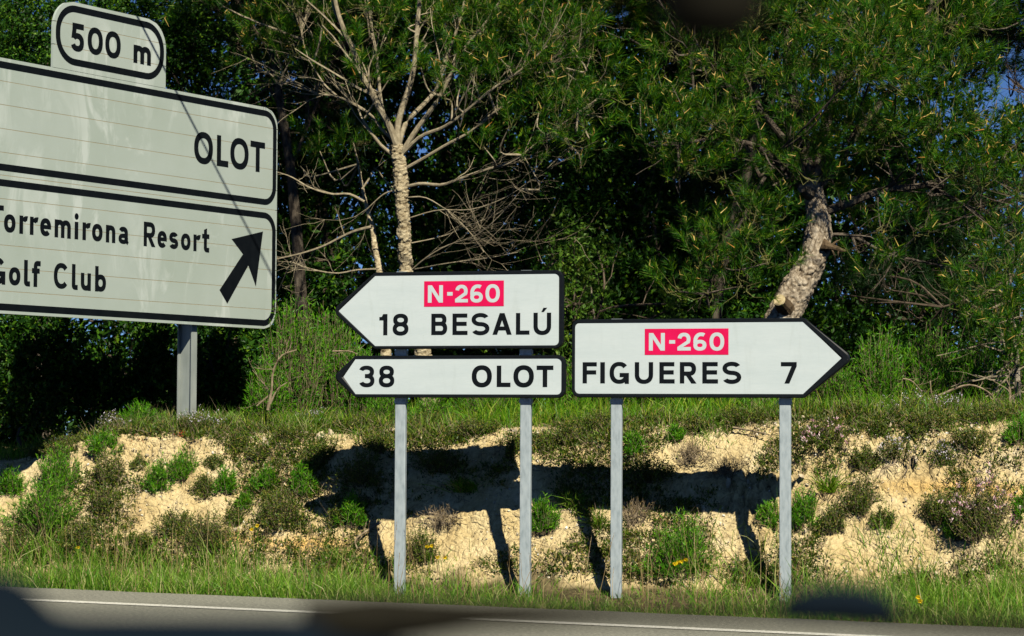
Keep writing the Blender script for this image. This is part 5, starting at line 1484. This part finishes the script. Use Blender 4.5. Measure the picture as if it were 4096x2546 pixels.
def verge(r, n):
    X = r.uniform(-4.6, 4.6, n); t = r.uniform(0, 1, n)
    Ye = (V_EDGE - X * SR) / CR; Yf = (17.02 - X * SB) / CB
    tk = t**1.15 * 1.0
    Y = Ye - .02 + (Yf + .12 - Ye) * tk
    keep = vnoise(X * 2.2, Y * 2.2, 5) * .8 + .30 + .3 * (tk < .35) - .28 * sstep(-1.2, -.6, X) * sstep(2.6, 2.0, X) * (tk > .45) > r.uniform(0, 1, n)
    X, Y = X[keep], Y[keep]
    return np.stack([X, Y, base_height(X, Y)], -1)


grass_field("verge_grass", "sunlit green grass along the road edge", 42000, verge, lambda r, P: r.uniform(.05, .36, len(P)) * (.30 + 1.6 * vnoise(P[:, 0] * 1.9, P[:, 1] * 1.9, 8)**1.4) * (.75 + .35 * sstep(14.4, 15.2, P[:, 0] * SR + P[:, 1] * CR)) * (1 - .58 * sstep(-1.6, -.7, P[:, 0]) * sstep(3.0, 2.2, P[:, 0])), (.004, .0075), M["grass"], 601)


def verge_r(r, n):
    X = 1.2 + 3.5 * r.uniform(0, 1, n)**.62; Yf = (17.05 - X * SB) / CB
    Y = Yf - r.uniform(-.30, 1.5, n)
    k = vnoise(X * 2.6, Y * 2.6, 55) + .25 * vnoise(X * 8, Y * 8, 56) > r.uniform(.2, .9, n)
    X, Y = X[k], Y[k]
    return np.stack([X, Y, base_height(X, Y)], -1)


grass_field("tall_verge_grass", "tall rough grass at the lower right beside the rightmost post", 11000, verge_r, lambda r, P: r.uniform(.14, .50, len(P)) * (.6 + .6 * vnoise(P[:, 0] * 2, P[:, 1] * 2, 18)), (.004, .007), M["grass"], 602, lean=.3)


def plateau(r, n):
    X = r.uniform(-4.6, 5.0, n); q = 18.12 + 3.2 * r.uniform(0, 1, n)**1.5
    Y = (q - X * SB) / CB
    dens = vnoise(X * 1.6, Y * 1.6, 25) + .35 * np.exp(-((X - .2) / 1.0)**2) + .15 * np.exp(-((X + 2.5) / 1.2)**2)
    k = dens > r.uniform(.15, 1.0, n)
    X, Y = X[k], Y[k]
    return np.stack([X, Y, base_height(X, Y)], -1)


grass_field("bank_top_grass", "green grass along the top of the bank", 26000, plateau, lambda r, P: r.uniform(.06, .24, len(P)) * (.5 + 1.0 * vnoise(P[:, 0] * 1.3, P[:, 1] * 1.3, 28)) * (1 + .5 * np.exp(-((P[:, 0] - .3) / .9)**2)), (.004, .007), M["grass_dark"], 603)


def crest(r, n):
    u = r.uniform(-9.3, -.6, n); q = 17.72 + 1.2 * r.uniform(0, 1, n)
    k = vnoise(u * 2.3, q * 3.1, 45) + .5 * vnoise(u * 8, q * 9, 46) - .35 * sstep(17.95, 17.7, q) > r.uniform(.25, 1.0, n)
    return surf(u[k], q[k])


grass_field("crest_grass", "short yellow-green grass tufts along the crest of the bank", 24000, crest, lambda r, P: r.uniform(.04, .17, len(P)) * (.5 + vnoise(P[:, 0] * 3, P[:, 1] * 3, 47)), (.004, .0065), M["grass"], 606, lean=.4)


def facegrass(r, n):
    u = r.uniform(-9.2, -.8, n); q = r.uniform(17.0, 18.3, n); X, Y = to_xy(u, q)
    k = vnoise(X * 3.1, q * 4, 35) * vnoise(X * 9, q * 9, 36) > r.uniform(.28, .8, n)
    X, Y = X[k], Y[k]
    return surf(u[k], q[k])


grass_field("sparse_bank_grass", "sparse dry and green blades on the bare bank face", 9000, facegrass, lambda r, P: r.uniform(.03, .11, len(P)), (.003, .005), M["thyme"], 604, lean=.6)
grass_field("dry_grass", "dry straw scattered on the bank", 15000, lambda r, n: np.concatenate([facegrass(r, n), plateau(r, n // 2)]), lambda r, P: r.uniform(.04, .17, len(P)), (.0028, .0045), M["straw"], 605, lean=1.0, droop=.9)

def cover_points(r, n, lo, hi, seed, sc=(1.5, 2.3)):
    u = r.uniform(-9.2, -.8, n); q = r.uniform(17.0, 18.75, n)
    a = np.where(q < 18, q * 1.5, q)
    m = fbm(u * sc[0], a * sc[1], seed, 3) + .45 * fbm(u * 7, a * 7, seed + 4, 2) + .34 * sstep(17.60, 18.0, q + .28 * fbm(u * 1.3, u * 0 + 4, 57, 3)) + .40 * sstep(17.3, 17.0, q) * 0 + .25 * sstep(17.25, 17.05, q)
    X, Y = to_xy(u, q)
    m = m + .38 * sstep(-2.5, -3.2, X) + .55 * sstep(-2.0, -1.7, X) * sstep(1.6, .8, X) * sstep(17.3, 17.45, q) * sstep(17.95, 17.8, q)  # last term thickens the plants across the boards' shadow to deepen its dark
    k = m > r.uniform(lo, hi, n)
    return surf(u[k], q[k])


MATS = []
for k in range(5):
    r = rng(640 + k); n = 18
    b_ = np.stack([r.normal(size=n) * .030, r.normal(size=n) * .030, r.uniform(0, .022, n)], -1)
    MATS.append(ribbons(b_, b_ * 9 + r.normal(size=(n, 3)) * .5 + np.array([0, 0, .5]), r.uniform(.018, .034, n), r.uniform(.009, .014, n), (0, 0, 0), NEEDLE, r))
r = rng(620); P = cover_points(r, 25000, .04, .60, 91); n = len(P)
g = Geo(); scatter(MATS, P, r.normal(size=(n, 3)) * .25 + np.array([0, -.45, .9]), r.uniform(.6, 1.35, n), r, g)
v = np.concatenate(g.v); f = np.concatenate(g.f[3])
tag(link("bank_groundcover", make_mesh("bank_groundcover", v, [f], M["thyme"])), "low olive ground cover matted over parts of the bank", "ground cover", kind="stuff")
r = rng(622); P = cover_points(r, 40000, -.12, .55, 91); n = len(P)
g = Geo(); g.add(*ribbons(P + np.array([0, 0, .004]), r.normal(size=(n, 3)) + np.array([0, -.1, .25]), r.uniform(.04, .16, n), r.uniform(.0025, .0045, n), r.normal(size=(n, 3)) * .3, [(0, 1), (.5, .8), (1, 0)], r))
tag(g.obj("bank_litter", M["deadwood"]), "dry twigs and litter scattered over the bank", "litter", kind="stuff")

# seed stalks standing above the verge
r = rng(611); n = 240
P = verge(r, n * 2)[:n]; n = len(P)
L = r.uniform(.22, .58, n); D = np.stack([r.normal(size=n) * .14, r.normal(size=n) * .12, np.ones(n)], -1)
Wk = walk(P, D, L, 6, .04, 0, r)
g = Geo(); g.add(*tubes(Wk, np.tile([.0022, .002, .0018, .0016, .0014, .001], (n, 1)), 3))
k = 7; hb = np.repeat(Wk[:, -2], k, 0) + np.repeat(Wk[:, -1] - Wk[:, -2], k, 0) * np.tile(np.linspace(-.3, 1, k), n)[:, None]
v, f = ribbons(hb, np.repeat(unit(Wk[:, -1] - Wk[:, -2]), k, 0) + r.normal(size=(n * k, 3)) * .35, r.uniform(.012, .024, n * k), .004, (0, 0, 0), LEAF, r); g.add(v, f)
tag(g.obj("seed_stalks", M["straw"]), "thin straw-coloured seed stalks standing in the verge grass", "grass", kind="stuff")

# ================================================================== stones
r = rng(701)
ico_v = np.array([(0, 0, 1), (.894, 0, .447), (.276, .851, .447), (-.724, .526, .447), (-.724, -.526, .447), (.276, -.851, .447), (.724, .526, -.447), (-.276, .851, -.447), (-.894, 0, -.447), (-.276, -.851, -.447), (.724, -.526, -.447), (0, 0, -1)])
ico_f = np.array([(0, 1, 2), (0, 2, 3), (0, 3, 4), (0, 4, 5), (0, 5, 1), (1, 6, 2), (2, 7, 3), (3, 8, 4), (4, 9, 5), (5, 10, 1), (6, 7, 2), (7, 8, 3), (8, 9, 4), (9, 10, 5), (10, 6, 1), (11, 7, 6), (11, 8, 7), (11, 9, 8), (11, 10, 9), (11, 6, 10)])
STV = []
for k in range(8):
    v = ico_v * (1 + r.normal(size=(12, 1)) * .22) * np.array([1, r.uniform(.6, 1), r.uniform(.45, .8)])
    STV.append((v, ico_f))
st_me = [make_mesh("stone", v, [f], M["stone"]) for v, f in STV]
for k in range(240):
    for _ in range(50):
        u = r.uniform(-9.0, -1.2); q = r.choice([r.uniform(17.02, 17.9), r.uniform(17.85, 18.35)])
        X, Y = to_xy(u, q)
        if vnoise(np.array([X * 2.5]), np.array([q * 4]), 77)[0] > .45: break
    sz = r.uniform(.010, .022) * (1.7 if r.uniform() < .14 else 1)
    sp = surf(np.array([u]), np.array([q]))[0]
    o = link("stone", st_me[k % 8], ground, sp + np.array([0, -.004, .004]))
    o.scale = (sz * 1.2, sz, sz); o.rotation_euler = tuple(r.uniform(0, 6.28, 3))
n = 6500
u = r.uniform(-9.3, -.8, n); q = np.where(r.uniform(size=n) < .6, r.uniform(16.98, 17.95, n), r.uniform(17.85, 18.6, n)); X, Y = to_xy(u, q)
keep = vnoise(X * 2.5, q * 4, 77) + .25 * vnoise(X * 11, q * 11, 78) > r.uniform(.3, .8, n)
PS = surf(u[keep], q[keep]) + np.array([0, -.003, .002]); n = len(PS)
g = Geo(); scatter(STV, PS, r.normal(size=(n, 3)), r.uniform(.0045, .0125, n), r, g)
o = g.obj("pebbles", M["pebble"], ground); tag(o, kind="stuff")
# pale boulder at the crest
bb = hit(690, 1003); rr = rng(711)
g = Geo(); th = np.linspace(0, 2 * math.pi, 22, endpoint=False); ph = np.linspace(-.5 * math.pi, .5 * math.pi, 12)
TH, PH = np.meshgrid(th, ph); d = np.stack([np.cos(PH) * np.cos(TH), np.cos(PH) * np.sin(TH), np.sin(PH)], -1)
rad = 1 + .22 * fbm(d[..., 0] * 1.8 + 5, d[..., 2] * 1.8 + d[..., 1] * 1.5 + 5, 3, 4)
v = d * rad[..., None] * np.array([.085, .06, .05]); n = 22
f = [(i * n + j, i * n + (j + 1) % n, (i + 1) * n + (j + 1) % n, (i + 1) * n + j) for i in range(11) for j in range(n)]
g.add(v.reshape(-1, 3), f); o = g.obj("boulder", M["stone"]); o.location = tuple(bb + np.array([0, 0, .03])); o.rotation_euler = (0, -.25, .2)
tag(o, "pale cream boulder at the top of the bank left of the arrow boards", "rock")


# ================================================================== yellow flowers and reddish plants
def yellow_flower(px, py, label, seed):
    r = rng(800 + seed); top = None
    b = hit(px + r.uniform(-6, 6), py + 70, 15.0, 20.0)
    Yf = b[1] - .06; t = at(px, py, Yf)
    root = empty("yellow_flower", b, label, "flower", "yellow flowers")
    P = np.array([[[0, 0, -.02], (t - b) * .5 + np.array([.01, 0, 0]), t - b]]); v, f = tubes(P, np.array([[.0022, .0018, .0014]]), 4)
    link("stem", make_mesh("stem", v, [f], M["grass_dark"]), root)
    n = 16; a = np.linspace(0, 2 * math.pi, n, endpoint=False)
    d = np.stack([np.cos(a), np.full(n, -.55) + r.normal(size=n) * .1, np.sin(a) * .75 + .35], -1)
    v, f = ribbons(np.repeat((t - b)[None], n, 0), d, r.uniform(.016, .022, n), .011, (0, 0, 0), PETAL, r)
    link("petals", make_mesh("petals", v, [f], M["yellow"]), root)


for i, (x, y, lb) in enumerate([(598, 1259, "left yellow flower of a pair below the boards' shadow tip"), (611, 1250, "right yellow flower of a pair below the boards' shadow tip"), (1015, 1300, "left yellow flower of the upper pair right of the leftmost post"),
                                (1026, 1298, "right yellow flower of the upper pair right of the leftmost post"), (1040, 1325, "left yellow flower of the lower pair right of the leftmost post"), (1057, 1326, "right yellow flower of the lower pair right of the leftmost post"),
                                (1603, 1341, "leftmost of four yellow flowers in the large green bush"), (1611, 1338, "second of four yellow flowers in the large green bush"), (1619, 1335, "third of four yellow flowers in the large green bush"), (1629, 1331, "rightmost of four yellow flowers in the large green bush"),
                                (2181, 1420, "upper yellow flower of a pair in tall grass at the lower right"), (2186, 1430, "lower yellow flower of a pair in tall grass at the lower right"), (185, 1302, "lone yellow flower at the verge on the left")]):
    yellow_flower(x, y, lb, i)
for i, (x, y, lb) in enumerate([(428, 1042, "reddish plant just below the big sign's post"), (326, 1058, "reddish plant left of and below the big sign's post")]):
    r = rng(850 + i); b = hit(x, y); n = 26
    root = empty("reddish_plant", b, lb, "plant")
    v, f = ribbons(r.normal(size=(n, 3)) * np.array([.02, .012, .02]) + np.array([0, -.02, .02]), r.normal(size=(n, 3)) + np.array([0, -.3, .6]), r.uniform(.018, .032, n), .012, (0, 0, 0), LEAF, r)
    link("leaves", make_mesh("leaves", v, [f], M["redleaf"]), root)
    v, f = tubes(np.array([[[0, 0, -.02], [0, -.02, .03], [.01, -.02, .06]]]), np.array([[.003, .003, .002]]), 4); link("stem", make_mesh("stem", v, [f], M["twig_dark"]), root)

# ================================================================== the car the picture was taken from
cy = .92
c0 = at(1216, 1512, cy)
car = empty("car", (c0[0], c0[1], c0[2] - .05), "dark out-of-focus car dashboard, wiper and mirror close to the viewer", "car")
off = np.array([c0[0], c0[1], c0[2] - .05])


def loft(name, mat, xs, tops, depth0, depth1, zlow):
    """a rounded ledge: cross-section swept along x"""
    g = Geo(); rows = []
    for x, zt in zip(xs, tops):
        rows.append([(x, depth1, zlow), (x, depth1, zt - .02), (x, depth1 - .012, zt - .006), (x, (depth0 + depth1) / 2, zt), (x, depth0 + .012, zt - .008), (x, depth0, zt - .03), (x, depth0, zlow)])
    k = 7; v = np.array(rows).reshape(-1, 3)
    f = [(i * k + j, i * k + j + 1, (i + 1) * k + j + 1, (i + 1) * k + j) for i in range(len(xs) - 1) for j in range(k - 1)]
    g.add(v, f); g.poly(v[:k][::-1]); g.poly(v[-k:])
    return g.obj(name, mat, car, off=off, smooth=True)


def zpx(py): return at(1216, py, cy)[2]


xs = [at(x, 1512, cy)[0] for x in (-1600, -600, -60, 30, 75, 120, 180, 420, 650, 735, 800, 1100, 2500, 4200)]
loft("dashboard", M["plastic"], xs, [zpx(y) for y in (1350, 1352, 1360, 1384, 1430, 1464, 1472, 1472, 1472, 1476, 1530, 1555, 1562, 1570)], cy - .03, cy + .05, zpx(1900))
P = np.array([[at(720, 1478, cy + .06), at(900, 1474, cy + .06), at(1150, 1462, cy + .06), at(1500, 1458, cy + .07), at(1900, 1464, cy + .08), at(2500, 1494, cy + .08), at(3200, 1520, cy + .08)]])
v, f = tubes(P, np.array([[.0085, .0105, .0062, .0036, .0034, .0042, .0045]]), 8)
link("wiper", make_mesh("wiper", v - off, [f], M["rubber"], smooth=True), car)
P = np.array([[at(1835, 1460, cy + .04), at(1875, 1448, cy + .04), at(1940, 1438, cy + .04), at(2040, 1438, cy + .04), at(2105, 1448, cy + .04), at(2140, 1462, cy + .04)]])
v, f = tubes(P, np.array([[.001, .0062, .0085, .0085, .0062, .001]]), 12)
link("wiper_hub", make_mesh("wiper_hub", v - off, [f], M["plastic"], smooth=True), car)
P = np.array([[at(1690, -220, cy), at(1690, -60, cy), at(1690, 25, cy), at(1690, 62, cy), at(1690, 86, cy), at(1690, 95, cy)]])
v, f = tubes(P, np.array([[.022, .021, .0190, .0170, .012, .002]]), 14)
link("mirror_mount", make_mesh("mirror_mount", v - off, [f], M["rubber"], smooth=True), car)
